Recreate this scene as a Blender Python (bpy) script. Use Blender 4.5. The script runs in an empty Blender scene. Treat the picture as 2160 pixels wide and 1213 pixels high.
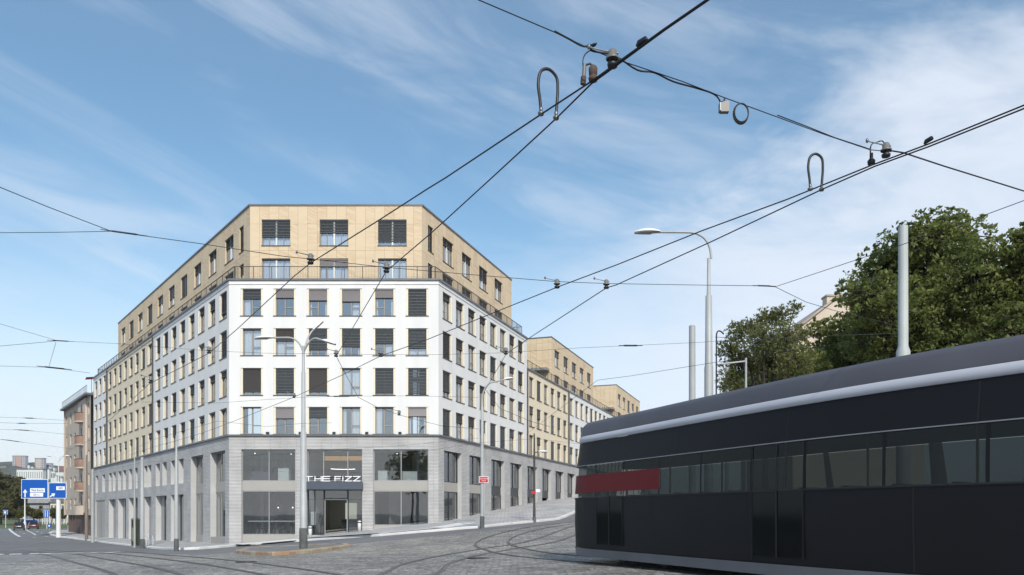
import bpy, math, random
import numpy as np
from mathutils import Vector, Matrix, geometry
R = math.radians
sc = bpy.context.scene
# ------------------------------------------------------------------ camera
FPX = 1640.0; HX = 1080.0; HY = 1085.0            # focal length, horizon of the 2160 px wide photograph
cam_d = bpy.data.cameras.new('camera'); cam = bpy.data.objects.new('camera', cam_d)
sc.collection.objects.link(cam); sc.camera = cam
cam.location = (0, 0, 0); cam.rotation_euler = (R(90), 0, 0)
cam_d.sensor_width = 36; cam_d.lens = FPX / 2160 * 36
cam_d.shift_y = (HY - 606.5) / 2160; cam_d.clip_end = 6000; cam_d.clip_start = .05
# ------------------------------------------------------------------ light
SUN_AZ = Vector((.25, -.968)); SUN_EL = R(38)
sd = bpy.data.lights.new('sun', 'SUN'); sd.energy = 2.7; sd.angle = R(1.5); sd.color = (1, .95, .87)
sun = bpy.data.objects.new('sun', sd); sc.collection.objects.link(sun)
sdir = Vector((SUN_AZ.x*math.cos(SUN_EL), SUN_AZ.y*math.cos(SUN_EL), math.sin(SUN_EL)))
sun.rotation_euler = sdir.to_track_quat('Z', 'Y').to_euler()
sun.location = (30, -30, 40)
w = bpy.data.worlds.new('World'); sc.world = w; w.use_nodes = True
wn = w.node_tree.nodes; wl = w.node_tree.links; wn.clear()
def N(t, **k):
    n = wn.new(t)
    for a, b in k.items(): setattr(n, a, b)
    return n
def MATH(op, a, b=None, c=None, clamp=False):
    n = N('ShaderNodeMath', operation=op); n.use_clamp = clamp
    for i, v in enumerate((a, b, c)):
        if v is None: continue
        if isinstance(v, (int, float)): n.inputs[i].default_value = v
        else: wl.new(v, n.inputs[i])
    return n.outputs[0]
def SMOOTH(v, a, b, lo=0, hi=1):
    n = N('ShaderNodeMapRange', interpolation_type='SMOOTHSTEP'); wl.new(v, n.inputs[0])
    for i, q in enumerate((a, b, lo, hi)): n.inputs[1+i].default_value = q
    return n.outputs[0]
SKY = .125
sky = N('ShaderNodeTexSky', sky_type='NISHITA', sun_disc=False, sun_elevation=SUN_EL,
        sun_rotation=math.atan2(SUN_AZ.x, SUN_AZ.y), air_density=1.15, dust_density=.5, ozone_density=1.3)
bgs = N('ShaderNodeBackground'); bgs.inputs[1].default_value = SKY
hs = N('ShaderNodeHueSaturation'); hs.inputs['Hue'].default_value = .491; hs.inputs['Saturation'].default_value = 1.12; hs.inputs['Value'].default_value = .98
wl.new(sky.outputs[0], hs.inputs['Color'])
tc = N('ShaderNodeTexCoord'); sx = N('ShaderNodeSeparateXYZ'); wl.new(tc.outputs['Generated'], sx.inputs[0])
X, Y, Z = sx.outputs
# clouds lie on a plane high above the ground
den = MATH('ADD', MATH('MAXIMUM', Z, 0), .22)
U = MATH('DIVIDE', X, den); V = MATH('DIVIDE', Y, den)
def CLOUD(ang, su, sv, scale, detail, off, dist=0.6):
    c, s = math.cos(R(ang)), math.sin(R(ang))
    u2 = MATH('ADD', MATH('MULTIPLY', U, c*su), MATH('MULTIPLY', V, s*su))
    v2 = MATH('ADD', MATH('MULTIPLY', U, -s*sv), MATH('MULTIPLY', V, c*sv))
    cb = N('ShaderNodeCombineXYZ'); wl.new(u2, cb.inputs[0]); wl.new(v2, cb.inputs[1]); cb.inputs[2].default_value = off
    t = N('ShaderNodeTexNoise'); wl.new(cb.outputs[0], t.inputs['Vector'])
    t.inputs['Scale'].default_value = scale; t.inputs['Detail'].default_value = detail; t.inputs['Roughness'].default_value = .58
    t.inputs['Distortion'].default_value = dist
    return t.outputs[0]
def STREAK(k, along, across, detail, off, dist):
    a = MATH('MULTIPLY', MATH('ADD', Z, MATH('MULTIPLY', X, k)), across); b = MATH('MULTIPLY', X, along)
    cb = N('ShaderNodeCombineXYZ'); wl.new(b, cb.inputs[0]); wl.new(a, cb.inputs[1]); wl.new(MATH('ADD', MATH('MULTIPLY', Y, .8), off), cb.inputs[2])
    t = N('ShaderNodeTexNoise'); wl.new(cb.outputs[0], t.inputs['Vector']); t.inputs['Scale'].default_value = 1
    t.inputs['Detail'].default_value = detail; t.inputs['Roughness'].default_value = .6; t.inputs['Distortion'].default_value = dist; return t.outputs[0]
streak = STREAK(.30, 2.0, 8.5, 8, 3.7, .8)
wisp = STREAK(.20, 3.5, 14, 8, 9.1, .9)
fine = CLOUD(-20, 1.0, 1.6, 2.6, 8, 7.1, .5)
big = CLOUD(20, .8, 1.0, 1.1, 8, 4.4, .5)
m = MATH('SUBTRACT', MATH('SUBTRACT', Z, .34), MATH('MULTIPLY', X, .46))
m = MATH('ADD', m, MATH('MULTIPLY', MATH('SUBTRACT', big, .5), .75))
m = MATH('ADD', m, MATH('MULTIPLY', MATH('SUBTRACT', fine, .5), .35))
bank = SMOOTH(m, .07, -.12)
bank = MATH('MULTIPLY', bank, SMOOTH(X, -.12, .30, .15, 1))
bank = MATH('MULTIPLY', bank, SMOOTH(wisp, .28, .60, .68, 1))
cir = MATH('MULTIPLY', SMOOTH(streak, .36, .66), SMOOTH(wisp, .34, .64, .25, 1))
haze = SMOOTH(Z, .34, .0, 0, .86)
veil = SMOOTH(Z, .40, .60, 0, .08)
cf = MATH('MAXIMUM', MATH('MULTIPLY', bank, .84), MATH('MULTIPLY', cir, .38))
cf = MATH('MAXIMUM', cf, veil)
cf = MATH('SUBTRACT', 1, MATH('MULTIPLY', MATH('SUBTRACT', 1, cf), MATH('SUBTRACT', 1, haze)), clamp=True)
bgc = N('ShaderNodeBackground'); bgc.inputs[0].default_value = (.66, .71, .79, 1); bgc.inputs[1].default_value = 1.0
mx = N('ShaderNodeMixShader'); wl.new(cf, mx.inputs[0]); wl.new(hs.outputs[0], bgs.inputs[0])
wl.new(bgs.outputs[0], mx.inputs[1]); wl.new(bgc.outputs[0], mx.inputs[2])
wo = N('ShaderNodeOutputWorld'); wl.new(mx.outputs[0], wo.inputs[0])
vs = sc.view_settings; vs.view_transform = 'Standard'; vs.look = 'None'; vs.exposure = .38; vs.gamma = 1
vs.use_curve_mapping = False
sc.cycles.max_bounces = 6; sc.cycles.diffuse_bounces = 3; sc.cycles.glossy_bounces = 3
sc.cycles.transparent_max_bounces = 12; sc.cycles.transmission_bounces = 4
sc.cycles.caustics_reflective = False; sc.cycles.caustics_refractive = False
# ------------------------------------------------------------------ materials
M = {}
def mat(name, col, rough=.7, metal=0, var=0, vscale=1.0, bump=0, bscale=20, spec=.5, emit=None, es=0, coat=0, detail=5, var2=0):
    m = bpy.data.materials.new(name); m.use_nodes = True; nt = m.node_tree; b = nt.nodes['Principled BSDF']
    b.inputs['Base Color'].default_value = (*col, 1); b.inputs['Roughness'].default_value = rough
    b.inputs['Metallic'].default_value = metal; b.inputs['Specular IOR Level'].default_value = spec
    if coat: b.inputs['Coat Weight'].default_value = coat; b.inputs['Coat Roughness'].default_value = .05
    if emit: b.inputs['Emission Color'].default_value = (*emit, 1); b.inputs['Emission Strength'].default_value = es
    if var or bump:
        g = nt.nodes.new('ShaderNodeNewGeometry')
        t = nt.nodes.new('ShaderNodeTexNoise'); t.inputs['Scale'].default_value = vscale; t.inputs['Detail'].default_value = detail
        if name.endswith('_render'):
            sv = nt.nodes.new('ShaderNodeVectorMath'); sv.operation = 'MULTIPLY'; sv.inputs[1].default_value = (3.2, 3.2, .35)
            nt.links.new(g.outputs['Position'], sv.inputs[0]); nt.links.new(sv.outputs[0], t.inputs['Vector'])
        else: nt.links.new(g.outputs['Position'], t.inputs['Vector'])
        mr = nt.nodes.new('ShaderNodeMapRange'); mr.inputs[1].default_value = .3; mr.inputs[2].default_value = .7
        mr.inputs[3].default_value = 1-var; mr.inputs[4].default_value = 1+var
        nt.links.new(t.outputs[0], mr.inputs[0])
        vm = nt.nodes.new('ShaderNodeVectorMath'); vm.operation = 'SCALE'; vm.inputs[0].default_value = col
        nt.links.new(mr.outputs[0], vm.inputs['Scale']); nt.links.new(vm.outputs[0], b.inputs['Base Color'])
        if bump:
            t2 = nt.nodes.new('ShaderNodeTexNoise'); t2.inputs['Scale'].default_value = bscale; t2.inputs['Detail'].default_value = 3
            nt.links.new(g.outputs['Position'], t2.inputs['Vector'])
            bp = nt.nodes.new('ShaderNodeBump'); bp.inputs['Strength'].default_value = bump; bp.inputs['Distance'].default_value = .02
            nt.links.new(t2.outputs[0], bp.inputs['Height']); nt.links.new(bp.outputs[0], b.inputs['Normal'])
    M[name] = m; return m
def glass(name, tint, refl, rough=.01, gc=(1, 1, 1), f0s=.9):
    m = bpy.data.materials.new(name); m.use_nodes = True; nt = m.node_tree; nt.nodes.clear()
    o = nt.nodes.new('ShaderNodeOutputMaterial'); mx = nt.nodes.new('ShaderNodeMixShader')
    tr = nt.nodes.new('ShaderNodeBsdfTransparent'); tr.inputs[0].default_value = (*tint, 1)
    gl = nt.nodes.new('ShaderNodeBsdfGlossy'); gl.inputs['Roughness'].default_value = rough; gl.inputs[0].default_value = (*gc, 1)
    ge = nt.nodes.new('ShaderNodeNewGeometry'); dt = nt.nodes.new('ShaderNodeVectorMath'); dt.operation = 'DOT_PRODUCT'
    nt.links.new(ge.outputs['Normal'], dt.inputs[0]); nt.links.new(ge.outputs['Incoming'], dt.inputs[1])
    fs = []
    for op, k in (('ABSOLUTE', None), ('SUBTRACT', 1.0), ('POWER', 5.0), ('MULTIPLY_ADD', f0s)):
        q = nt.nodes.new('ShaderNodeMath'); q.operation = op; pv = fs[-1].outputs[0] if fs else dt.outputs['Value']
        if op == 'SUBTRACT': q.inputs[0].default_value = 1.0; nt.links.new(pv, q.inputs[1])
        elif op == 'MULTIPLY_ADD': nt.links.new(pv, q.inputs[0]); q.inputs[1].default_value = k; q.inputs[2].default_value = .04
        else:
            nt.links.new(pv, q.inputs[0])
            if k: q.inputs[1].default_value = k
        fs.append(q)
    fr = fs[-1]
    ma = nt.nodes.new('ShaderNodeMath'); ma.operation = 'MULTIPLY_ADD'; ma.inputs[1].default_value = 1.0; ma.inputs[2].default_value = refl; ma.use_clamp = True
    # old glass is never quite flat
    g = nt.nodes.new('ShaderNodeNewGeometry'); t = nt.nodes.new('ShaderNodeTexNoise'); t.inputs['Scale'].default_value = .55; t.inputs['Detail'].default_value = 1
    nt.links.new(g.outputs['Position'], t.inputs['Vector'])
    bp = nt.nodes.new('ShaderNodeBump'); bp.inputs['Strength'].default_value = .12; bp.inputs['Distance'].default_value = .03
    nt.links.new(t.outputs[0], bp.inputs['Height']); nt.links.new(bp.outputs[0], gl.inputs['Normal'])
    nt.links.new(fr.outputs[0], ma.inputs[0]); nt.links.new(ma.outputs[0], mx.inputs[0])
    nt.links.new(tr.outputs[0], mx.inputs[1]); nt.links.new(gl.outputs[0], mx.inputs[2]); nt.links.new(mx.outputs[0], o.inputs[0])
    M[name] = m; return m
class G:                                            # small node graph writer
    def __init__(s, name):
        s.m = bpy.data.materials.new(name); s.m.use_nodes = True; s.nt = s.m.node_tree; s.b = s.nt.nodes['Principled BSDF']; M[name] = s.m
    def n(s, t, **k):
        q = s.nt.nodes.new(t)
        for a, b in k.items(): setattr(q, a, b)
        return q
    def l(s, a, b): s.nt.links.new(a, b)
    def math(s, op, a, b=None, c=None, clamp=False):
        q = s.n('ShaderNodeMath', operation=op); q.use_clamp = clamp
        for i, v in enumerate((a, b, c)):
            if v is None: continue
            if isinstance(v, (int, float)): q.inputs[i].default_value = v
            else: s.l(v, q.inputs[i])
        return q.outputs[0]
    def ramp(s, v, a, b, lo=0, hi=1, smooth=True):
        q = s.n('ShaderNodeMapRange', interpolation_type='SMOOTHSTEP' if smooth else 'LINEAR'); s.l(v, q.inputs[0])
        for i, z in enumerate((a, b, lo, hi)): q.inputs[1+i].default_value = z
        return q.outputs[0]
    def mix(s, f, a, b):
        q = s.n('ShaderNodeMix', data_type='RGBA')
        if isinstance(f, (int, float)): q.inputs[0].default_value = f
        else: s.l(f, q.inputs[0])
        for i, v in ((6, a), (7, b)):
            if isinstance(v, tuple): q.inputs[i].default_value = (*v, 1)
            else: s.l(v, q.inputs[i])
        return q.outputs[2]
    def noise(s, vec, scale, detail=4, rough=.55):
        q = s.n('ShaderNodeTexNoise'); q.inputs['Scale'].default_value = scale; q.inputs['Detail'].default_value = detail
        q.inputs['Roughness'].default_value = rough
        if vec is not None: s.l(vec, q.inputs['Vector'])
        return q.outputs[0]
    def bump(s, h, st, d):
        q = s.n('ShaderNodeBump'); q.inputs['Strength'].default_value = st; q.inputs['Distance'].default_value = d
        s.l(h, q.inputs['Height']); s.l(q.outputs[0], s.b.inputs['Normal'])
mat('white_render', (.76, .755, .73), .85, var=.045, vscale=.35, bump=.15, bscale=30)
mat('cream_render', (.78, .675, .50), .85, var=.03, vscale=.35, bump=.15, bscale=30)
mat('cream_panel', (.80, .72, .56), .6, var=.03, vscale=1)
mat('flashing', (.16, .165, .175), .45, metal=.3, var=.1, vscale=2)
mat('window_frame', (.30, .27, .23), .5, var=.05)
mat('panel_infill', (.33, .33, .325), .6, var=.05, vscale=.6)
mat('window_sill', (.08, .078, .075), .5, metal=.2)
mat('blind_dark', (.050, .044, .040), .5)
mat('blind_grey', (.27, .25, .25), .45, metal=.2)
mat('blind_line', (.115, .12, .125), .45)
mat('blind_slate', (.085, .095, .10), .4, metal=.2)
mat('curtain', (.85, .85, .87), .9, var=.05, vscale=3)
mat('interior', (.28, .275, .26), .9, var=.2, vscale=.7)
mat('roof_felt', (.10, .10, .10), .9, var=.2)
mat('rail_metal', (.07, .065, .06), .5, metal=.3)
mat('stone_light', (.52, .52, .51), .8, var=.05, vscale=.8)
mat('panel_taupe', (.38, .36, .325), .6, var=.04, vscale=.5)
mat('panel_dark', (.085, .10, .125), .4, metal=.1)
mat('mullion', (.42, .42, .41), .4, metal=.5)
mat('mullion_dark', (.05, .055, .06), .4, metal=.4)
mat('letter_white', (.9, .9, .9), .4)
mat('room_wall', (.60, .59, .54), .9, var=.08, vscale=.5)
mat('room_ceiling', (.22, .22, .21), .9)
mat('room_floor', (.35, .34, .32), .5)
mat('furniture_dark', (.03, .035, .045), .5)
mat('furniture_white', (.7, .7, .68), .5)
mat('warm_panel', (.75, .45, .15), .6, emit=(1, .55, .2), es=.35)
mat('lamp_glow', (.9, .9, .85), .5, emit=(1, .95, .85), es=3)
mat('screen_glow', (.75, .75, .6), .5, emit=(.9, .9, .7), es=.35)
glass('window_glass', (.78, .82, .84), .30, gc=(.80, .86, .93))
glass('shop_glass', (.66, .71, .72), .12)
glass('tram_glass', (.17, .195, .195), .0, rough=.08, gc=(.55, .6, .62), f0s=.5)
glass('rail_glass', (.85, .9, .93), .05)
# grey ribbed brick base
g = G('ribbed_grey'); uv = g.n('ShaderNodeUVMap').outputs[0]; sp = g.n('ShaderNodeSeparateXYZ'); g.l(uv, sp.inputs[0])
br = g.n('ShaderNodeTexBrick'); g.l(uv, br.inputs['Vector']); br.inputs['Scale'].default_value = 1; br.inputs['Brick Width'].default_value = 1.9
br.inputs['Row Height'].default_value = .105; br.inputs['Mortar Size'].default_value = .014; br.offset = .37
br.inputs['Color1'].default_value = (.58, .565, .545, 1); br.inputs['Color2'].default_value = (.51, .50, .48, 1); br.inputs['Mortar'].default_value = (.26, .26, .265, 1)
nz = g.ramp(g.noise(uv, .6, 6), .3, .7, .88, 1.1)
vm = g.n('ShaderNodeVectorMath', operation='SCALE'); g.l(br.outputs[0], vm.inputs[0]); g.l(nz, vm.inputs['Scale'])
g.l(vm.outputs[0], g.b.inputs['Base Color']); g.b.inputs['Roughness'].default_value = .75
g.bump(g.math('SUBTRACT', 1, br.outputs['Fac']), .8, .03)
# tan cladding panels with slanting grain
g = G('tan_panels'); uv = g.n('ShaderNodeUVMap').outputs[0]
br = g.n('ShaderNodeTexBrick'); g.l(uv, br.inputs['Vector']); br.inputs['Scale'].default_value = 1; br.inputs['Brick Width'].default_value = .74
br.inputs['Row Height'].default_value = 2.03; br.inputs['Mortar Size'].default_value = .009; br.offset = .0; br.offset_frequency = 2; br.squash = 1
br.inputs['Color1'].default_value = (.0, .0, .0, 1); br.inputs['Color2'].default_value = (1, 1, 1, 1)
sc2 = g.n('ShaderNodeSeparateColor'); g.l(br.outputs[0], sc2.inputs[0]); pid = sc2.outputs[0]
sp = g.n('ShaderNodeSeparateXYZ'); g.l(uv, sp.inputs[0])
sl = g.math('ADD', sp.outputs[1], g.math('MULTIPLY', sp.outputs[0], g.math('MULTIPLY_ADD', pid, 1.4, -.7)))
cb = g.n('ShaderNodeCombineXYZ'); g.l(g.math('MULTIPLY', sp.outputs[0], .5), cb.inputs[0]); g.l(g.math('MULTIPLY', sl, 6), cb.inputs[1]); g.l(g.math('MULTIPLY', pid, 30), cb.inputs[2])
gr = g.ramp(g.noise(cb.outputs[0], 1.2, 4), .35, .68)
gr = g.math('MULTIPLY', gr, g.ramp(pid, .35, .8, .25, 1))
c = g.mix(gr, (.70, .565, .385), (.58, .43, .27)); c = g.mix(g.ramp(g.noise(uv, .3, 5), .4, .7, 0, .3), c, (.73, .61, .43))
c = g.mix(br.outputs['Fac'], c, (.33, .23, .13)); g.l(c, g.b.inputs['Base Color']); g.b.inputs['Roughness'].default_value = .8
# ------------------------------------------------------------------ mesh helpers
class Frame:                                        # u along a facade, w into the building, z up
    def __init__(s, o, d):
        s.o = Vector((o[0], o[1])); s.d = Vector(d).normalized(); s.i = Vector((-s.d.y, s.d.x))
        s.ang = math.atan2(s.d.y, s.d.x)
    def pt(s, u, w_, z):
        p = s.o + s.d*u + s.i*w_; return Vector((p.x, p.y, z))
WF = Frame((0, 0), (1, 0))
class MB:
    def __init__(s): s.V = []; s.F = []; s.MI = []; s.UV = []; s.SM = []; s.mats = []
    def mi(s, m):
        if isinstance(m, str): m = M[m]
        if m not in s.mats: s.mats.append(m)
        return s.mats.index(m)
    def face(s, pts, m, uv=None, sm=False):
        b = len(s.V); s.V += [tuple(p) for p in pts]; s.F.append(tuple(range(b, b+len(pts)))); s.MI.append(s.mi(m)); s.SM.append(sm)
        if uv is None:
            a = Vector(pts[0]); uv = [((Vector(p)-a).x + (Vector(p)-a).y, p[2]) for p in pts]
        s.UV.append(uv)
    def grid(s, rows, m, sm=True, close=False):     # rows of points -> welded quads
        b = len(s.V); n = len(rows[0])
        for r in rows: s.V += [tuple(p) for p in r]
        k = s.mi(m)
        for i in range(len(rows)-1):
            for j in range(n if close else n-1):
                j2 = (j+1) % n
                s.F.append((b+i*n+j, b+i*n+j2, b+(i+1)*n+j2, b+(i+1)*n+j)); s.MI.append(k); s.SM.append(sm)
                s.UV.append([(0, 0)]*4)
    def box(s, F, u0, u1, w0, w1, z0, z1, m):
        P = F.pt
        s.face([P(u0,w0,z0), P(u1,w0,z0), P(u1,w0,z1), P(u0,w0,z1)], m, [(u0,z0),(u1,z0),(u1,z1),(u0,z1)])
        s.face([P(u1,w1,z0), P(u0,w1,z0), P(u0,w1,z1), P(u1,w1,z1)], m, [(u1,z0),(u0,z0),(u0,z1),(u1,z1)])
        s.face([P(u0,w1,z0), P(u0,w0,z0), P(u0,w0,z1), P(u0,w1,z1)], m, [(w1,z0),(w0,z0),(w0,z1),(w1,z1)])
        s.face([P(u1,w0,z0), P(u1,w1,z0), P(u1,w1,z1), P(u1,w0,z1)], m, [(w0,z0),(w1,z0),(w1,z1),(w0,z1)])
        s.face([P(u0,w0,z1), P(u1,w0,z1), P(u1,w1,z1), P(u0,w1,z1)], m, [(u0,w0),(u1,w0),(u1,w1),(u0,w1)])
        s.face([P(u0,w1,z0), P(u1,w1,z0), P(u1,w0,z0), P(u0,w0,z0)], m, [(u0,w1),(u1,w1),(u1,w0),(u0,w0)])
    def tube(s, pts, r, m, n=8, caps=True):
        pts = [Vector(p) for p in pts]; rs = r if isinstance(r, (list, tuple)) else [r]*len(pts)
        rows = []; t = (pts[1]-pts[0]).normalized(); ref = Vector((0,0,1)) if abs(t.z) < .9 else Vector((1,0,0))
        a = t.cross(ref).normalized()
        for i, p in enumerate(pts):
            if i == 0: t = pts[1]-pts[0]
            elif i == len(pts)-1: t = pts[-1]-pts[-2]
            else: t = (pts[i+1]-p).normalized()+(p-pts[i-1]).normalized()
            t = t.normalized(); a = (a - t*a.dot(t)).normalized(); b = t.cross(a)
            rows.append([p + (a*math.cos(2*math.pi*k/n)+b*math.sin(2*math.pi*k/n))*rs[i] for k in range(n)])
        s.grid(rows, m, True, True)
        if caps:
            s.face(rows[0][::-1], m); s.face(rows[-1], m)
    def lathe(s, prof, c, m, n=16):
        c = Vector(c)
        s.grid([[c+Vector((r*math.cos(2*math.pi*k/n), r*math.sin(2*math.pi*k/n), z)) for k in range(n)] for r, z in prof], m, True, True)
    def blob(s, c, rx, ry, rz, m, n=10, k=7, rot=None):
        c = Vector(c); rows = []
        for i in range(k+1):
            th = math.pi*i/k; r = max(math.sin(th), .01)
            row = []
            for j in range(n):
                p = Vector((rx*r*math.cos(2*math.pi*j/n), ry*r*math.sin(2*math.pi*j/n), -rz*math.cos(th)))
                row.append(c + (rot @ p if rot else p))
            rows.append(row)
        s.grid(rows, m, True, True)
    def prism(s, poly, d0, d1, m, F=WF):            # poly in (u,z), extruded through w d0..d1
        n = len(poly); a = [F.pt(u, d0, z) for u, z in poly]; b = [F.pt(u, d1, z) for u, z in poly]
        s.face(a, m); s.face(b[::-1], m)
        for i in range(n):
            j = (i+1) % n; s.face([a[j], a[i], b[i], b[j]], m)
    def add(s, o, f):
        b = len(s.V); s.V += [tuple(f(Vector(v))) for v in o.V]
        mp = [s.mi(m) for m in o.mats]
        s.F += [tuple(i+b for i in q) for q in o.F]; s.MI += [mp[i] for i in o.MI]; s.UV += o.UV; s.SM += o.SM
    def mesh(s, name, off=None):
        me = bpy.data.meshes.new(name)
        V = s.V if off is None else [(v[0]-off[0], v[1]-off[1], v[2]-off[2]) for v in s.V]
        me.from_pydata(V, [], s.F)
        for m in s.mats: me.materials.append(m)
        me.polygons.foreach_set('material_index', s.MI); me.polygons.foreach_set('use_smooth', s.SM)
        uvl = me.uv_layers.new(name='UVMap')
        uvl.data.foreach_set('uv', [c for f in s.UV for p in f for c in p]); me.update(); return me
    def build(s, name, parent=None, local=False):
        off = None if (parent is None or local) else parent['_o'] if '_o' in parent else parent.location
        me = s.mesh(name, off); o = bpy.data.objects.new(name, me); sc.collection.objects.link(o)
        if parent is not None: o.parent = parent
        return o
def tag(o, label, cat, group=None, kind=None):
    if label: o['label'] = label
    if cat: o['category'] = cat
    if group: o['group'] = group
    if kind: o['kind'] = kind
    return o
def thing(name, label, cat, loc, group=None, rz=0):
    o = bpy.data.objects.new(name, None); sc.collection.objects.link(o); o.location = loc; o.rotation_euler.z = rz
    o.empty_display_size = .5; return tag(o, label, cat, group)
def sobj(mb, name, kind='structure'):
    o = mb.build(name); o['kind'] = kind; return o
def child(name, me, parent, loc=(0, 0, 0), rz=0):
    o = bpy.data.objects.new(name, me); sc.collection.objects.link(o); o.parent = parent; o.location = loc; o.rotation_euler.z = rz; return o
def copy_tree(o, parent=None):
    c = o.copy(); sc.collection.objects.link(c); c.parent = parent
    for ch in list(o.children): copy_tree(ch, c)
    return c
def arc(a, b, c, n=10):                             # quadratic curve
    a, b, c = Vector(a), Vector(b), Vector(c)
    return [a*(1-t)**2 + b*2*t*(1-t) + c*t*t for t in [i/n for i in range(n+1)]]
def spline(P, n=8):                                 # Catmull-Rom
    P = [Vector(p) for p in P]; Q = [P[0]*2-P[1]]+P+[P[-1]*2-P[-2]]; out = []
    for i in range(1, len(Q)-2):
        p0, p1, p2, p3 = Q[i-1:i+3]
        for k in range(n):
            t = k/n; out.append(.5*((2*p1)+(p2-p0)*t+(2*p0-5*p1+4*p2-p3)*t*t+(3*p1-p0-3*p2+p3)*t**3))
    out.append(P[-1]); return out
def at(px, py, z):                                  # point at height z under a direction measured on the photograph
    y = FPX*z/(HY-py); return Vector(((px-HX)/FPX*y, y, z))
def atd(px, py, y): return Vector(((px-HX)/FPX*y, y, (HY-py)/FPX*y))
def text_mesh(name, body, size, mtl, parent, loc, rot=(R(90), 0, 0), extrude=.004, sx_=1, align='CENTER'):
    c = bpy.data.curves.new(name, 'FONT'); c.body = body; c.size = size; c.extrude = extrude; c.align_x = align; c.align_y = 'CENTER'
    t = bpy.data.objects.new(name, c); sc.collection.objects.link(t)
    me = bpy.data.meshes.new_from_object(t); bpy.data.objects.remove(t); bpy.data.curves.remove(c)
    me.materials.clear(); me.materials.append(M[mtl]); me.name = name
    o = bpy.data.objects.new(name, me); sc.collection.objects.link(o); o.parent = parent; o.location = loc; o.rotation_euler = rot; o.scale = (sx_, 1, 1)
    return o
# ------------------------------------------------------------------ terrain
CP = np.array([(0,0,-1.5),(-12,12,-1.75),(-13.5,20.5,-1.7),(0,20,-1.42),(4,14,-1.25),(10,5,-1.2),(2.5,19,-1.27),(14,18,-1.1),
 (-21,57.8,-2.33),(-13.2,57.8,-1.60),(-5.46,57.8,-.72),(-2.2,67,.05),(.56,74.5,.70),(5,87,1.55),(10,101,2.3),(18,123,3.0),(25,142,3.6),
 (-48,92.5,-2.93),(-53.5,99.5,-2.97),(-35,76,-2.68),(-28,66,-2.5),(-11.3,42,-1.87),(-21.3,49.4,-2.2),(-1.9,50,-.82),(3.5,61,-.42),(-91,144,-2.9),(-21.6,32.8,-1.95),(-4.3,46,-1.02),
 (20,40,-.5),(40,60,0),(32,100,1.8),(-100,140,-2.9),(-110,100,-2.9),(-60,50,-2.6),(-60,20,-2.3),(-40,0,-2),(-75,110,-2.9),(-60,104,-2.9),(45,145,3.6),(45,0,-.6),(0,-5,-1.5),(-110,0,-2.6)], float)
def _tps(P):
    n = len(P); d = np.linalg.norm(P[:,None,:2]-P[None,:,:2], axis=2); K = np.where(d > 0, d*d*np.log(d+1e-9), 0)+np.eye(n)*12.0
    A = np.zeros((n+3, n+3)); A[:n,:n] = K; A[:n,n] = 1; A[:n,n+1:] = P[:,:2]; A[n,:n] = 1; A[n+1:,:n] = P[:,:2].T
    return np.linalg.solve(A, np.concatenate([P[:,2], [0,0,0]]))
_W = _tps(CP)
def gz(x, y):
    x = min(max(x, -110), 45); y = min(max(y, -5), 145)
    d2 = (CP[:,0]-x)**2+(CP[:,1]-y)**2
    return float((_W[:-3]*np.where(d2 > 0, .5*d2*np.log(d2+1e-12), 0)).sum()+_W[-3]+_W[-2]*x+_W[-1]*y)
def onground(px, py, dz=0):                         # first meeting of a sight line with the terrain
    ky = 10.0; prev = None
    while ky < 400:
        zr = (HY-py)/FPX*ky; h = gz((px-HX)/FPX*ky, ky)+dz
        if zr <= h:
            lo, hi = ky-.5, ky
            for _ in range(20):
                mid = (lo+hi)/2
                if (HY-py)/FPX*mid <= gz((px-HX)/FPX*mid, mid)+dz: hi = mid
                else: lo = mid
            return Vector(((px-HX)/FPX*hi, hi, gz((px-HX)/FPX*hi, hi)+dz))
        ky += .5
    y = 400; return Vector(((px-HX)/FPX*y, y, gz(0, 0)))
def inpoly(x, y, P):
    c = False; n = len(P); j = n-1
    for i in range(n):
        if (P[i][1] > y) != (P[j][1] > y) and x < (P[j][0]-P[i][0])*(y-P[i][1])/(P[j][1]-P[i][1])+P[i][0]: c = not c
        j = i
    return c
KPX = [(1180,1096),(1100,1104.5),(1017,1113.5),(925,1121),(800,1131),(640,1141.5),(540,1149),(460,1156),(420,1159),(372,1160.5),(330,1158),(290,1153.5),(240,1148),(190,1141),(150,1136),(122,1133),(106,1129),(103,1125)]
KERB = [onground(*p) for p in KPX]
side_poly = [(34, 165), (22, 120), (12, 88), (8, 75)]+[(p.x, p.y) for p in KERB]+[(-72,122),(-68,124),(-60,118),(-50,125),(-30,150),(0,165)]
isl = [onground(*p) for p in [(496,1167),(520,1161),(560,1158),(640,1154.5),(700,1152),(730,1151.5),(738,1155),(700,1161),(660,1166),(610,1170.5),(575,1172),(530,1171)]]
isl_poly = [(p.x, p.y) for p in isl]
ASPX = [(-60,1172),(120,1168.5),(250,1166.5),(330,1168),(420,1170),(480,1166),(560,1155),(640,1151),(735,1148),(850,1138),(960,1126)]
asph = [onground(*p) for p in ASPX]
cob_poly = [(p.x, p.y) for p in asph]+[(2.5, 50), (12, 78), (26, 120), (46, 160), (60, 160), (60, -20), (-70, -20), (-70, asph[0].y)]
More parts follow.
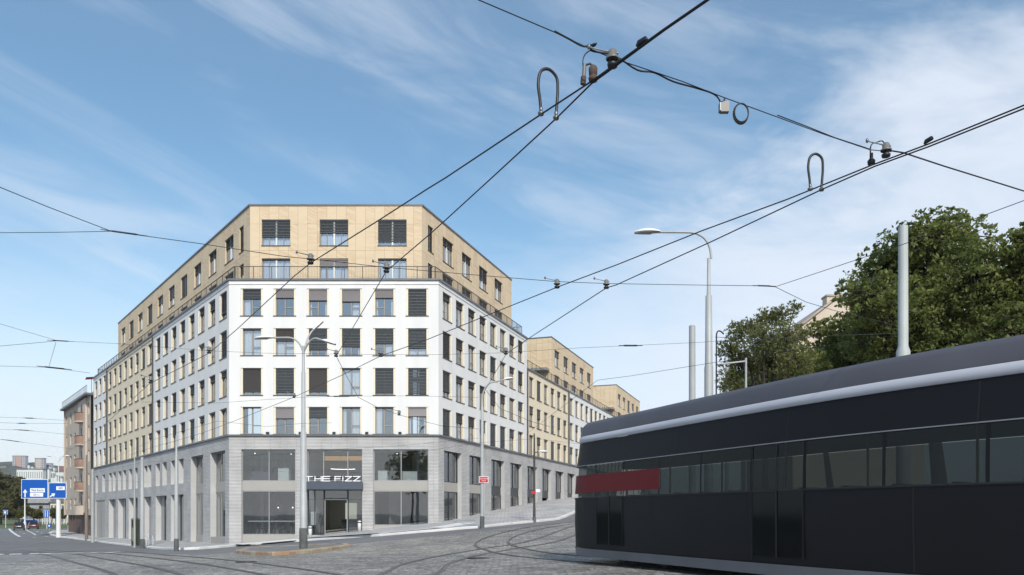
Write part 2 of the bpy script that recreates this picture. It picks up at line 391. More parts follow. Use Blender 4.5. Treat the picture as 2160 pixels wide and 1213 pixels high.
# ------------------------------------------------------------------ ground
def rng(a, b, s): return [a+i*s for i in range(int(round((b-a)/s))+1)]
gx = [-3000,-1600,-900,-550,-380,-280,-210,-165,-135]+rng(-110,-34,4)+rng(-32,30,1.6)+rng(33,60,4)+[75,100,140,200,300,500,900,1600,3000]
gy = [-3000,-1200,-500,-200,-90,-45,-20,-8]+rng(-2,8,4)+rng(10,64,1.5)+rng(67,145,3)+[155,170,190,220,260,320,400,520,700,1000,1600,3200]
pts = [Vector((x+.137, y+.071)) for x in gx for y in gy]
edges = []
def loop(P, step=2.0):
    Q = []
    for i in range(len(P)):
        a = Vector(P[i][:2]); b = Vector(P[(i+1) % len(P)][:2]); n = max(1, int((b-a).length/step))
        Q += [a+(b-a)*k/n for k in range(n)]
    b0 = len(pts); pts.extend(Q); edges.extend((b0+i, b0+(i+1) % len(Q)) for i in range(len(Q)))
    return Q
lawn_poly = [(-400,150),(-118,165),(-84,150),(-78,160),(-84,260),(-60,420),(-400,420)]
side_l = loop(side_poly, 1.2); isl_l = loop(isl_poly, .8); loop(cob_poly, 2); loop(lawn_poly, 12)
vo, eo, fo, *_ = geometry.delaunay_2d_cdt(pts, edges, [], 0, 1e-4)
reg = {'asphalt_road': MB(), 'cobbled_road': MB(), 'sidewalk': MB(), 'traffic_island': MB(), 'lawn': MB()}
hz = [gz(v.x, v.y) for v in vo]; remap = {k: {} for k in reg}
UPL = {'sidewalk': .13, 'traffic_island': .14}
for f in fo:
    cx = sum(vo[i].x for i in f)/len(f); cy = sum(vo[i].y for i in f)/len(f)
    k = 'sidewalk' if inpoly(cx, cy, side_poly) else 'traffic_island' if inpoly(cx, cy, isl_poly) else 'cobbled_road' if inpoly(cx, cy, cob_poly) else 'lawn' if inpoly(cx, cy, lawn_poly) else 'asphalt_road'
    mb = reg[k]; rm = remap[k]; q = []
    for i in f:
        if i not in rm: rm[i] = len(mb.V); mb.V.append((vo[i].x, vo[i].y, hz[i]+UPL.get(k, 0)))
        q.append(rm[i])
    if (Vector(mb.V[q[1]])-Vector(mb.V[q[0]])).cross(Vector(mb.V[q[2]])-Vector(mb.V[q[0]])).z < 0: q = q[::-1]
    mb.F.append(tuple(q)); mb.MI.append(0); mb.SM.append(True); mb.UV.append([(0, 0)]*len(q))
def pos(g): return g.n('ShaderNodeNewGeometry').outputs['Position']
# cobbles
g = G('cobbles'); p = pos(g)
vo1 = g.n('ShaderNodeTexVoronoi', feature='F1'); vo1.inputs['Scale'].default_value = 5.5; g.l(p, vo1.inputs['Vector']); vo1.inputs['Randomness'].default_value = .7
ve = g.n('ShaderNodeTexVoronoi', feature='DISTANCE_TO_EDGE'); ve.inputs['Scale'].default_value = 5.5; g.l(p, ve.inputs['Vector']); ve.inputs['Randomness'].default_value = .7
spc = g.n('ShaderNodeSeparateColor'); g.l(vo1.outputs['Color'], spc.inputs[0])
v = g.math('MULTIPLY_ADD', spc.outputs[0], .5, .75)
mott = g.ramp(g.noise(p, 1.1, 8, .8), .32, .68, .62, 1.32); mid = g.ramp(g.noise(p, 5.5, 5, .8), .35, .65, .65, 1.3)
lar = g.ramp(g.noise(p, .12, 4), .35, .65)
c = g.mix(lar, (.28, .265, .245), (.365, .34, .295)); c = g.mix(g.ramp(g.noise(p, .35, 3, .4), .56, .60, 0, .35), c, (.15, .145, .14))
vv = g.math('MULTIPLY', g.math('MULTIPLY', v, mott), mid)
vm = g.n('ShaderNodeVectorMath', operation='SCALE'); g.l(c, vm.inputs[0]); g.l(vv, vm.inputs['Scale'])
c = g.mix(g.ramp(ve.outputs[0], .03, .10, .75, 0), vm.outputs[0], (.07, .068, .062)); g.l(c, g.b.inputs['Base Color'])
g.b.inputs['Roughness'].default_value = .62; g.bump(g.ramp(ve.outputs[0], 0, .12), .35, .02)
# asphalt
g = G('asphalt'); p = pos(g)
c = g.mix(g.ramp(g.noise(p, .25, 6, .65), .3, .7), (.13, .133, .14), (.19, .187, .185)); c = g.mix(g.ramp(g.noise(p, 14, 4), .3, .7, 0, .3), c, (.20, .20, .20))
g.l(c, g.b.inputs['Base Color']); g.b.inputs['Roughness'].default_value = .8; g.bump(g.noise(p, 40, 3), .3, .01)
g = G('paving'); p = pos(g)
br = g.n('ShaderNodeTexBrick'); g.l(p, br.inputs['Vector']); br.inputs['Scale'].default_value = 1; br.inputs['Brick Width'].default_value = .6; br.inputs['Row Height'].default_value = .4
br.inputs['Mortar Size'].default_value = .015; br.inputs['Color1'].default_value = (.50, .49, .475, 1); br.inputs['Color2'].default_value = (.38, .38, .375, 1); br.inputs['Mortar'].default_value = (.17, .17, .165, 1)
mo = g.ramp(g.noise(p, .5, 6, .65), .3, .7, .85, 1.15); vm = g.n('ShaderNodeVectorMath', operation='SCALE'); g.l(br.outputs[0], vm.inputs[0]); g.l(mo, vm.inputs['Scale'])
g.l(vm.outputs[0], g.b.inputs['Base Color']); g.b.inputs['Roughness'].default_value = .8
g = G('grass'); p = pos(g); g.l(g.mix(g.ramp(g.noise(p, .4, 6, .7), .3, .7), (.07, .10, .03), (.13, .15, .06)), g.b.inputs['Base Color']); g.b.inputs['Roughness'].default_value = 1
mat('kerb_stone', (.68, .67, .64), .8, var=.12, vscale=.9)
g = G('island_kerb'); p = pos(g); c = g.mix(g.ramp(g.noise(p, 1.1, 6, .7), .4, .62), (.42, .36, .26), (.33, .20, .11)); c = g.mix(g.ramp(g.noise(p, 3, 4), .5, .7, 0, .6), c, (.45, .42, .36))
g.l(c, g.b.inputs['Base Color']); g.b.inputs['Roughness'].default_value = .85
mat('island_top', (.19, .185, .175), .9, var=.25, vscale=2, bump=.3)
mat('road_paint', (.72, .72, .70), .7, var=.18, vscale=5)
mat('rail_steel', (.15, .145, .14), .4, metal=.4, var=.2, vscale=2)
mat('rail_bed', (.21, .205, .195), .7, var=.2, vscale=4)
for k, m_ in (('asphalt_road', 'asphalt'), ('cobbled_road', 'cobbles'), ('sidewalk', 'paving'), ('traffic_island', 'island_top'), ('lawn', 'grass')):
    reg[k].mats = [M[m_]]; sobj(reg[k], k)
def kerb(name, P, m_, h, wd, closed):
    mb = MB(); n = len(P); prof = []
    for i in range(n):
        a = Vector(P[(i-1) % n] if (closed or i) else P[i]); b = Vector(P[(i+1) % n] if (closed or i < n-1) else P[i])
        t = (b-a).normalized(); nn = Vector((-t.y, t.x)); p = Vector(P[i]); z = gz(p.x, p.y)
        prof.append([(p.x-nn.x*.02, p.y-nn.y*.02, z-.1), (p.x-nn.x*.02, p.y-nn.y*.02, z+h-.02), (p.x, p.y, z+h+.012), (p.x+nn.x*wd, p.y+nn.y*wd, z+h+.012), (p.x+nn.x*wd, p.y+nn.y*wd, z-.1)])
    if closed: prof.append(prof[0])
    mb.grid(prof, m_, False); return sobj(mb, name)
def signed(P): return sum(P[i][0]*P[(i+1) % len(P)][1]-P[(i+1) % len(P)][0]*P[i][1] for i in range(len(P)))
sl_ = side_l if signed(side_l) > 0 else side_l[::-1]
kerb('kerb', sl_, 'kerb_stone', .13, .30, True)
il_ = isl_l if signed(isl_l) > 0 else isl_l[::-1]
kerb('island_kerb', il_, 'island_kerb', .14, .28, True)
# cast iron covers set in the road
def strip(mb, pts, wd, m_, dz, step=.5):
    P = []
    for i in range(len(pts)-1):
        a, b = Vector(pts[i][:2]), Vector(pts[i+1][:2]); n = max(1, int((b-a).length/step)); P += [a+(b-a)*k/n for k in range(n)]
    P.append(Vector(pts[-1][:2])); rows = []
    for i, p in enumerate(P):
        t = (P[min(i+1, len(P)-1)]-P[max(i-1, 0)]).normalized(); nn = Vector((-t.y, t.x))
        rows.append([(p.x+nn.x*wd/2, p.y+nn.y*wd/2, gz(p.x, p.y)+dz), (p.x-nn.x*wd/2, p.y-nn.y*wd/2, gz(p.x, p.y)+dz)])
    mb.grid(rows, m_, True)
def offset2(P, d):
    out = []
    for i, p in enumerate(P):
        t = (P[min(i+1, len(P)-1)]-P[max(i-1, 0)]); t = Vector((t.x, t.y)).normalized(); out.append(Vector((p.x-t.y*d, p.y+t.x*d, 0)))
    return out
# tram tracks
TRK = []
def track(P):
    P = spline([Vector((p[0], p[1], 0)) for p in P], 10)
    mb = MB()
    for s_ in (-.7175, .7175):
        Q = offset2(P, s_)
        strip(mb, Q, .14, 'rail_bed', .012); strip(mb, Q, .06, 'rail_steel', .022); strip(mb, offset2(Q, .06), .028, 'mullion_dark', .020)
    sobj(mb, 'tram_track')
def gp(*a): return [tuple(onground(*p)[:2]) for p in a]
NEAR = [(1.28, 21.7), (2.53, 18.9), (5.0, 13.26), (6.78, 10.3), (9.2, 7), (13, 3), (18, -1.5)]
cl = offset2(spline([(*p, 0) for p in NEAR], 6), 1.25)
track([(p.x, p.y) for p in ([Vector(v) for v in ((12.5, 75, 0), (7, 60, 0), (2.2, 48, 0), (-.3, 40, 0), (-.9, 34, 0), (-.2, 29, 0), (.9, 25.2, 0))]+cl[2::4])])
track([(p.x, p.y) for p in offset2([Vector((*q, 0)) for q in gp((700,1245),(810,1210),(853,1190),(934,1172),(1031,1156),(1130,1138))], -.7175)]+[(6.4, 55), (11.5, 71), (20, 97)])
track(gp((-40,1163),(100,1168.5),(190,1183),(280,1203),(380,1240)))
track(gp((60,1160),(250,1166),(420,1182),(600,1207),(700,1225)))
# painted markings
mk = MB()
for a, b in [(-30,8),(20,46),(62,82),(86,112),(119,147),(152,178),(190,208),(222,247)]:
    strip(mk, gp((a, 1170.6-a*.018), (b, 1170.4-b*.018)), .95, 'road_paint', .035)
strip(mk, gp((19,1115.5),(26,1123),(34,1128.5),(42,1132.5)), .35, 'road_paint', .03)
strip(mk, gp((50,1113.5),(60,1121),(75,1129)), .2, 'road_paint', .03)
for a, b, c, d in [(42.5,1121.7,45.5,1122.3),(49,1125.6,52,1126.2),(70.5,1117.7,73,1118.3),(77,1121.3,81,1122.2),(86,1124.6,90,1125.3),(70,1133.6,75,1134.2),(96,1132,101,1132.6)]:
    strip(mk, gp((a, b), (c, d)), .3, 'road_paint', .03)
sobj(mk, 'road_marking')
mk = MB(); strip(mk, gp((60,1143),(0,1133),(-60,1127)), .2, 'rail_bed', .012); strip(mk, gp((90,1151),(0,1138),(-60,1131)), .2, 'rail_bed', .012); sobj(mk, 'road_seam')
# white tactile paving band beside the entrance
mk = MB()
for a, b in [((500,1148.5),(640,1136.5)),((640,1136.5),(800,1125.5)),((800,1125.5),(930,1113.5)),((930,1113.5),(990,1103))]:
    strip(mk, [onground(*a, .13)[:2], onground(*b, .13)[:2]], 1.6, 'kerb_stone', .145)
sobj(mk, 'pale_paving_band')
mat('cast_iron', (.05, .048, .045), .6, metal=.4, var=.3, vscale=6)
for px, py, lb in ((520, 1186, 'round cast iron cover in the cobbles before the traffic island'), (1010, 1178, 'round cast iron cover in the cobbles before the right pavement')):
    p_ = onground(px, py); mb = MB(); mb.lathe([(.36,-.02),(.36,.02),(.31,.022),(.30,.012),(0,.014)], (0,0,0), 'cast_iron', 20); o = mb.build('manhole_cover'); o.location = p_; tag(o, lb, 'manhole cover', 'manhole covers')
# ------------------------------------------------------------------ the corner building
rnd = random.Random(5)
P0 = (-21.04, 57.8); P1 = (-5.46, 57.8)
FF = Frame(P0, (1, 0)); FL = Frame(P0, (.6149, -.7886)); FR = Frame(P1, (.339, .9408))
C0 = (-20.16, 59.8); C1 = (-6.93, 59.8)
TF = Frame(C0, (1, 0)); TL = Frame(C0, (.6149, -.7886)); TR = Frame(C1, (.339, .9408))
BASE = (-13.2, 57.8, -1.6)
bld = thing('apartment_building', 'white and cream corner building with grey base and tan panelled top storeys', 'building', BASE)
bld['_o'] = BASE
def wall(mb, F, u0, u1, z0, z1, ops, dep, m, mr=None, wo=0):
    mr = mr or m
    us = sorted(set([u0, u1]+[round(x, 4) for o in ops for x in o[:2] if u0 < x < u1])); zs = sorted(set([z0, z1]+[round(x, 4) for o in ops for x in o[2:4] if z0 < x < z1]))
    for j in range(len(zs)-1):
        zm = (zs[j]+zs[j+1])/2; run = None
        row = [o for o in ops if o[2] < zm < o[3]]
        for i in range(len(us)-1):
            um = (us[i]+us[i+1])/2
            if any(o[0] < um < o[1] for o in row):
                if run is not None: _q(mb, F, run, us[i], zs[j], zs[j+1], wo, m); run = None
            elif run is None: run = us[i]
        if run is not None: _q(mb, F, run, us[-1], zs[j], zs[j+1], wo, m)
    for a, b, c, d in [o[:4] for o in ops]:
        P = F.pt; D = wo+dep
        mb.face([P(a,wo,c), P(a,D,c), P(a,D,d), P(a,wo,d)], mr, [(0,c),(dep,c),(dep,d),(0,d)])
        mb.face([P(b,D,c), P(b,wo,c), P(b,wo,d), P(b,D,d)], mr, [(dep,c),(0,c),(0,d),(dep,d)])
        mb.face([P(a,wo,d), P(a,D,d), P(b,D,d), P(b,wo,d)], m); mb.face([P(a,D,c), P(a,wo,c), P(b,wo,c), P(b,D,c)], m)
def _q(mb, F, a, b, c, d, wo, m): mb.face([F.pt(a,wo,c), F.pt(b,wo,c), F.pt(b,wo,d), F.pt(a,wo,d)], m, [(a,c),(b,c),(b,d),(a,d)])
# --- window templates, local frame: u to the right, w inwards, z up
def bars(mb, rects, w0, w1, m):
    for a, b, c, d in rects: mb.box(WF, a, b, w0, w1, c, d, m)
def win_parts(w, h, bf, bm, cur, flip, sp=.145, dep=.24, kind='room', fine=True):
    P = {}
    fr = MB(); f = .065; x0, x1 = sp, w-sp
    W0, W1 = dep-.06, dep+.01
    xm = (x0+x1)/2+(.0 if kind == 'room' else 0)
    fm = 'window_frame'
    bars(fr, [(x0,x0+f,0,h), (x1-f,x1,0,h), (x0+f,x1-f,0,f), (x0+f,x1-f,h-f,h), (xm-.05,xm+.05,f,h-f)] if kind == 'room' else [(x0,x0+f,0,h), (x1-f,x1,0,h), (x0+f,x1-f,0,f), (x0+f,x1-f,h-f,h)], W0, W1, 'window_frame')
    if kind != 'room': bars(fr, [(xm-.06,xm+.06,f,h-f)], W0-.02, W1, 'white_trim')
    if kind == 'room':
        a, b = (xm+.05, x1-f) if not flip else (x0+f, xm-.05); bars(fr, [(a, b, .62, .69)], W0, W1, 'window_frame')
    else:
        for q in (.25, .75): xx = x0+(x1-x0)*q; bars(fr, [(xx-.03, xx+.03, f, h-f)], W0, W1, 'window_frame')
    P['frame'] = fr
    pn = MB(); pn.face([(x0+f, W1-.02, f), (x1-f, W1-.02, f), (x1-f, W1-.02, h-f), (x0+f, W1-.02, h-f)], 'window_glass'); P['pane'] = pn
    si = MB(); si.box(WF, -.03, w+.03, -.045, W0, -.045, .012, 'window_sill'); P['sill'] = si
    if sp > 0:
        for q, (a, b) in enumerate(((.003, sp), (w-sp, w-.003))):
            s_ = MB(); s_.box(WF, a, b, .05, dep, .013, h-.003, 'cream_panel'); P['side_panel%d' % q] = s_
    bl = MB(); bl.box(WF, x0+.004, x1-.004, .07, .17, h-.10, h-.004, bm)
    if bf > .02:
        zb = h-.1-(h-.12)*bf; n = max(2, int((h-.1-zb)/(.075 if fine else .16))); st = (h-.1-zb)/n
        gap = .80 if bm == 'blind_slate' else 1.06
        for k in range(n):
            z = zb+st*k
            bl.face([(x0+.01, .10, z), (x1-.01, .10, z), (x1-.01, .135, z+st*gap), (x0+.01, .135, z+st*gap)], bm)
            if bm == 'blind_slate' and k % 3 == 1: bl.face([(x0+.01, .094, z+st*.72), (x1-.01, .094, z+st*.72), (x1-.01, .099, z+st*.95), (x0+.01, .099, z+st*.95)], 'blind_line')
        bl.box(WF, x0+.01, x1-.01, .095, .14, zb-.07, zb-.005, 'blind_dark')
    P['blind'] = bl
    if cur:
        c = MB(); W = W1+.09
        def cloth(a, b):
            n = max(6, int((b-a)/.045)); rows = [[(a+(b-a)*i/n, W+.03*math.sin(i*1.35)+.012*math.sin(i*.7), zz) for i in range(n+1)] for zz in (.03, h)]
            c.grid(rows, 'curtain', True)
        L = x1-x0
        for a, b in cur: cloth(x0+L*a, x0+L*b)
        P['curtain'] = c
    return P
mat('white_trim', (.78,.76,.70), .5)
_cache = {}
def place_window(F, u, z, w, h, name='window', **k):
    key = (w, h, str(sorted(k.items())))
    if key not in _cache:
        _cache[key] = [(n.rstrip('01'), mb.mesh(n.rstrip('01'))) for n, mb in win_parts(w, h, **k).items()]
    ps = _cache[key]; loc = F.pt(u, 0, z)-Vector(BASE)
    o = child(name, ps[0][1], bld, loc, F.ang)
    for n, me in ps[1:]: child(n, me, o)
rest = MB()
def rest_window(F, u, z, w, h, **k):
    k.pop('name', None)
    for n, mb in win_parts(w, h, fine=False, **k).items(): rest.add(mb, lambda v: F.pt(u+v.x, v.y, z+v.z))
ZR = [14.76, 11.81, 8.86, 5.965]; WH = 2.03
BM = {'d': 'blind_dark', 'g': 'blind_grey', 's': 'blind_slate'}
front_state = [
 [(.30,'s',1,0), (.28,'g',0,0), (.38,'g',2,1), (.42,'g',3,0), (.28,'g',2,1), (1.0,'s',0,0)],
 [(0,'d',4,0), (.40,'d',4,0), (.74,'s',2,0), (.62,'s',2,0), (.50,'s',3,1), (.68,'s',4,0)],
 [(.84,'d',4,0), (.86,'s',0,0), (.84,'d',4,0), (0,'d',4,0), (.88,'s',0,0), (.92,'s',0,0)],
 [(0,'d',0,0), (.38,'g',0,0), (.34,'s',0,1), (0,'d',5,0), (0,'d',1,0), (.30,'g',2,0)]]
CUR = [None, ((0,.35),), ((0,.12),(.85,1)), ((.55,.9),), ((0,1),), ((0,.2),(.5,1))]
up = MB(); opsF = []
FU = [(x*.035244)-.825 for x in (47.9, 117.4, 187.4, 257.2, 327.3, 397)]
for r in range(4):
    for c in range(6):
        u = FU[c]; z = ZR[r]; opsF.append((u, u+1.65, z, z+WH)); b, bm, cu, fl = front_state[r][c]
        place_window(FF, u, z, 1.65, WH, bf=b, bm=BM[bm], cur=CUR[cu], flip=fl)
wall(up, FF, 0, 15.58, 5.92, 17.38, opsF, .26, 'white_render')
up_front = up.build('render_wall', bld)
def rstate(): 
    b = rnd.choice([0,0,.16,.16,.16,.3,.3,.42,.55,.72,1.0]); return dict(bf=b, bm=rnd.choice(['blind_dark','blind_dark','blind_slate']), cur=rnd.choice([None,((0,.3),),((.7,1),),((0,.15),(.8,1)),((0,1),)]), flip=rnd.random() < .5)
def side(F, us, w, rows, place):
    o = []
    for u in us:
        for z in rows:
            o.append((u, u+w, z, z+WH)); place(F, u, z, w, WH, **rstate())
    return o
# left street front
LW = 1.68
lw = MB(); o1 = side(FL, [-(.5+2.754*k)-LW for k in range(8)], LW, ZR, place_window)
wall(lw, FL, -22.35, 0, 5.92, 17.38, o1, .26, 'white_render')
o2 = side(FL, [-(23.1+2.71*k)-1.62 for k in range(8)], 1.62, ZR, rest_window)
wall(lw, FL, -44.2, -22.45, 5.92, 17.38, o2, .26, 'cream_render', wo=.03)
o3 = side(FL, [-(45.2+2.7*k)-1.62 for k in range(3)], 1.62, ZR, rest_window)
wall(lw, FL, -52.9, -44.3, 5.92, 17.38, o3, .26, 'white_render')
for u in (-22.4, -44.25): lw.box(FL, u-.05, u+.05, 0, .2, 5.92, 17.38, 'mullion_dark')
lw.build('render_wall', bld)
dp = MB(); dp.tube([FL.pt(-22.42, -.09, 17.2), FL.pt(-22.42, -.09, 5.9)], .055, 'rail_metal'); dp.build('downpipe', bld)
dp = MB(); dp.tube([FL.pt(-44.25, -.09, 17.2), FL.pt(-44.25, -.09, 5.9)], .055, 'rail_metal'); dp.build('downpipe', bld)
# right street front, one storey lower beyond the corner block
rw = MB(); o1 = side(FR, [.72+2.445*k for k in range(8)], 1.65, ZR, place_window)
wall(rw, FR, 0, 20.46, 5.92, 17.38, o1, .26, 'white_render')
o2 = side(FR, [20.46+.75+2.47*k for k in range(6)], 1.6, ZR[1:], rest_window)
wall(rw, FR, 20.56, 35.65, 5.92, 14.43, o2, .26, 'cream_render', wo=.03)
o3 = side(FR, [36.3+2.47*k for k in range(22)], 1.6, ZR[1:], rest_window)
wall(rw, FR, 35.75, 92, 5.92, 14.43, o3, .26, 'white_render')
for u in (20.51, 35.7): rw.box(FR, u-.05, u+.05, 0, .2, 5.92, 14.43, 'mullion_dark')
rw.box(FR, 20.3, 20.458, .01, 9, 14.43, 17.38, 'white_render')
rw.build('render_wall', bld)
for u in (20.51, 35.7):
    dp = MB(); dp.tube([FR.pt(u, -.09, 14.3), FR.pt(u, -.09, 5.9)], .055, 'rail_metal'); dp.build('downpipe', bld)
# --- top volumes clad in tan panels
ops = []; opst = []
TS = [((554-529.1)*.0365, (.62,'s',4)), ((676-529.1)*.0365, (.45,'s',4)), ((799-529.1)*.0365, (.80,'s',4))]
DS = [(0,'d',4), (.22,'g',4), (0,'d',4)]
for i, (u, s_) in enumerate(TS):
    ops.append((u, u+2.2, 20.67, 22.68)); ops.append((u, u+2.2, 17.5, 19.69))
    place_window(TF, u, 20.67, 2.2, 2.01, bf=s_[0], bm=BM[s_[1]], cur=CUR[4], flip=0, sp=0, dep=.2, kind='wide')
    d = DS[i]; place_window(TF, u, 17.5, 2.2, 2.19, name='terrace_door', bf=d[0], bm=BM[d[1]], cur=CUR[4], flip=0, sp=0, dep=.2, kind='wide')
tp = MB(); wall(tp, TF, 0, 13.23, 17.2, 23.72, ops, .2, 'tan_panels')
def tside(F, sp_, z0, first, place_all):
    o = []
    for i, (a, w_) in enumerate(sp_):
        k = dict(sp=0, dep=.2, kind='wide' if w_ > 1.5 else 'narrow', flip=0, cur=rnd.choice([CUR[4], CUR[4], CUR[5]]))
        o += [(a, a+w_, z0+3.17, z0+5.18), (a, a+w_, z0, z0+2.19)]
        f = place_window if i < first else rest_window
        f(F, a, z0+3.17, w_, 2.01, bf=rnd.choice([.2,.3,.5,1.0]) if w_ > 1.5 else 1.0, bm='blind_dark', **k)
        g_ = place_window if (i < 4 and first) else rest_window
        g_(F, a, z0, w_, 2.19, name='terrace_door', bf=rnd.choice([0,.2,.3,.9]), bm='blind_dark', **k)
    return o
tl = tside(TL, [(-2.4, 1.0)]+[(-(3.8+4.37*k)-2.15, 2.15) for k in range(10)], 17.5, 4, 0)
wall(tp, TL, -47, 0, 17.2, 23.72, tl, .2, 'tan_panels')
tr = tside(TR, [(1.06, .95)]+[(3.8+3.92*k, 2.1) for k in range(4)], 17.5, 5, 0)
wall(tp, TR, 0, 20.3, 17.2, 23.72, tr, .2, 'tan_panels')
wall(tp, Frame(TR.pt(20.3, 0, 0)[:2], TR.i), 0, 10, 14, 23.72, [], .1, 'tan_panels')
E = Frame(TL.pt(-47, 10, 0)[:2], -TL.i); wall(tp, E, 0, 10, 17.2, 23.72, [], .1, 'tan_panels')
tp.build('panelled_wall', bld)
def volume(u0, n):
    tp = MB()
    F = Frame(FR.pt(u0, 2, 0)[:2], FR.d); o = tside(F, [(1.27+3.93*k, 2.1) for k in range(n)], 14.55, 0, 0)
    wall(tp, F, 0, 20.5, 14.25, 20.9, o, .2, 'tan_panels')
    L = Frame(F.pt(0, 10, 0)[:2], -F.i); wall(tp, L, 0, 10, 14.25, 20.9, [], .1, 'tan_panels')
    L = Frame(F.pt(20.5, 0, 0)[:2], F.i); wall(tp, L, 0, 10, 14.25, 20.9, [], .1, 'tan_panels'); tp.build('panelled_wall', bld)
    return F
V2 = volume(35.4, 5); V3 = volume(71.4, 5)
o = rest.build('window', bld); o['kind'] = 'stuff'
for px in (565, 634, 705, 774, 844):
    mb = MB(); u = (px-483)*.035244; mb.box(FF, u-.11, u+.11, -.13, -.01, 5.98, 6.12, 'mullion_dark'); mb.box(FF, u-.02, u+.02, -.06, -.01, 5.93, 5.98, 'mullion_dark'); mb.build('spotlight', bld)
# --- roofs, copings, slabs
rf = MB()
def slab(pts, z0, z1, m):
    a = [(p[0], p[1], z0) for p in pts]; b = [(p[0], p[1], z1) for p in pts]; rf.face(b, m); rf.face(a[::-1], m)
    for i in range(len(pts)):
        j = (i+1) % len(pts); rf.face([a[i], a[j], b[j], b[i]], m)
L5 = FL.pt(-52.9, 0, 0); L5b = FL.pt(-52.9, 14, 0); R2 = FR.pt(20.46, 0, 0); R2b = FR.pt(20.46, 14, 0)
ins = [P0, P1, R2, R2b, L5b, L5]
def shrink(F, u, w_): return F.pt(u, w_, 0)
slab([TL.pt(0,-.05,0)+Vector((-.02,-.03,0)), TR.pt(0,-.05,0)+Vector((.02,-.03,0)), TR.pt(20.34,-.05,0), TR.pt(20.34,12,0), TL.pt(-47.04,12,0), TL.pt(-47.04,-.05,0)], 23.72, 23.85, 'flashing')
slab([FL.pt(-.15,.3,0), FR.pt(.15,.3,0), FR.pt(20.2,.3,0), FR.pt(20.2,13,0), FL.pt(-52.6,13,0), FL.pt(-52.6,.3,0)], 17.0, 17.3, 'roof_felt')
slab([FR.pt(20.6,.3,0), FR.pt(91.9,.3,0), FR.pt(91.9,13,0), FR.pt(20.6,13,0)], 14.1, 14.35, 'roof_felt')
for F in (V2, V3): slab([F.pt(-.04,-.05,0), F.pt(20.54,-.05,0), F.pt(20.54,10.05,0), F.pt(-.04,10.05,0)], 20.9, 21.02, 'flashing')
rf.build('roof', bld)
# inner floors and room backs
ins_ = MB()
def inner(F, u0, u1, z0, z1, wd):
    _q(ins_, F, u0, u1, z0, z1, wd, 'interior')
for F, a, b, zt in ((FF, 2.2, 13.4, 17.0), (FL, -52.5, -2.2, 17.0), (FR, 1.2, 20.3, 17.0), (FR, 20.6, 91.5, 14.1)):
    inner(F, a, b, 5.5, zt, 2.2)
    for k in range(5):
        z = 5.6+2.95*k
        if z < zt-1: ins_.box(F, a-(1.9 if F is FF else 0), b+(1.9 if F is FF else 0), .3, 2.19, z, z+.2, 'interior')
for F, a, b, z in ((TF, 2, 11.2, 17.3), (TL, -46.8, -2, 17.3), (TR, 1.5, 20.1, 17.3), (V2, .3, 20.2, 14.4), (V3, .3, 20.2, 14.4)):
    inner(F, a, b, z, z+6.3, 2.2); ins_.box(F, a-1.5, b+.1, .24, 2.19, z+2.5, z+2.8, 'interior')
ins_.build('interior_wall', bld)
# cornices
def band(name, F, u0, u1, z0, z1, out, m, e0=0, e1=0):
    mb = MB(); P = F.pt
    a = [P(u0-e0,-out,z0), P(u1+e1,-out,z0), P(u1+e1,-out,z1), P(u0-e0,-out,z1)]
    b = [P(u0,.05,z0), P(u1,.05,z0), P(u1,.05,z1), P(u0,.05,z1)]
    mb.face(a, m, [(u0,z0),(u1,z0),(u1,z1),(u0,z1)]); mb.face([a[3],a[2],b[2],b[3]], m); mb.face([b[0],b[1],a[1],a[0]], m); mb.face([a[0],a[3],b[3],b[0]], m); mb.face([a[1],b[1],b[2],a[2]], m)
    return mb.build(name, bld)
kL = math.tan(R(37.94/2)); kR = math.tan(R((90-19.82)/2))
for z0, z1, out, m_, nm in ((17.383, 17.52, .10, 'flashing', 'coping'), (17.10, 17.14, .05, 'white_render', 'string_course'), (5.82, 5.93, .14, 'flashing', 'cornice')):
    band(nm, FF, 0, 15.58, z0, z1, out, m_, out*.49, out*.70)
    band(nm, FL, -52.9, 0, z0, z1, out, m_, 0, out*.49)
    band(nm, FR, 0, 20.46, z0, z1, out, m_, out*.70, 0)
band('coping', FR, 20.5, 92, 14.433, 14.55, .1, 'flashing'); band('cornice', FR, 20.46, 92, 5.82, 5.93, .14, 'flashing')
# railings on the terrace edge
def railing(F, u0, u1, z, w_=.45, step=1.35, dense=.115):
    mb = MB(); mb.box(F, u0, u1, w_-.025, w_+.025, z+1.03, z+1.07, 'rail_metal'); mb.box(F, u0, u1, w_-.012, w_+.012, z+.12, z+.15, 'rail_metal')
    n = int((u1-u0)/step)
    for i in range(n+1):
        u = u0+(u1-u0)*i/n; mb.box(F, u-.02, u+.02, w_-.02, w_+.02, z, z+1.05, 'rail_metal')
    n = int((u1-u0)/dense)
    for i in range(n):
        u = u0+(u1-u0)*(i+.5)/n; mb.box(F, u-.005, u+.005, w_-.005, w_+.005, z+.13, z+1.04, 'rail_metal')
    return mb.build('railing', bld)
railing(FF, .3, 15.3, 17.52); railing(FL, -52.6, -.16, 17.52, dense=.2); railing(FR, .32, 20.2, 17.52); railing(FR, 20.7, 91.8, 14.55, dense=.25)
railing(Frame(FR.pt(20.2, .45, 0)[:2], FR.i), 0, 3, 17.52, 0)
railing(Frame(FL.pt(-52.6, 9, 0)[:2], -FL.i), 0, 8.5, 17.52, 0)
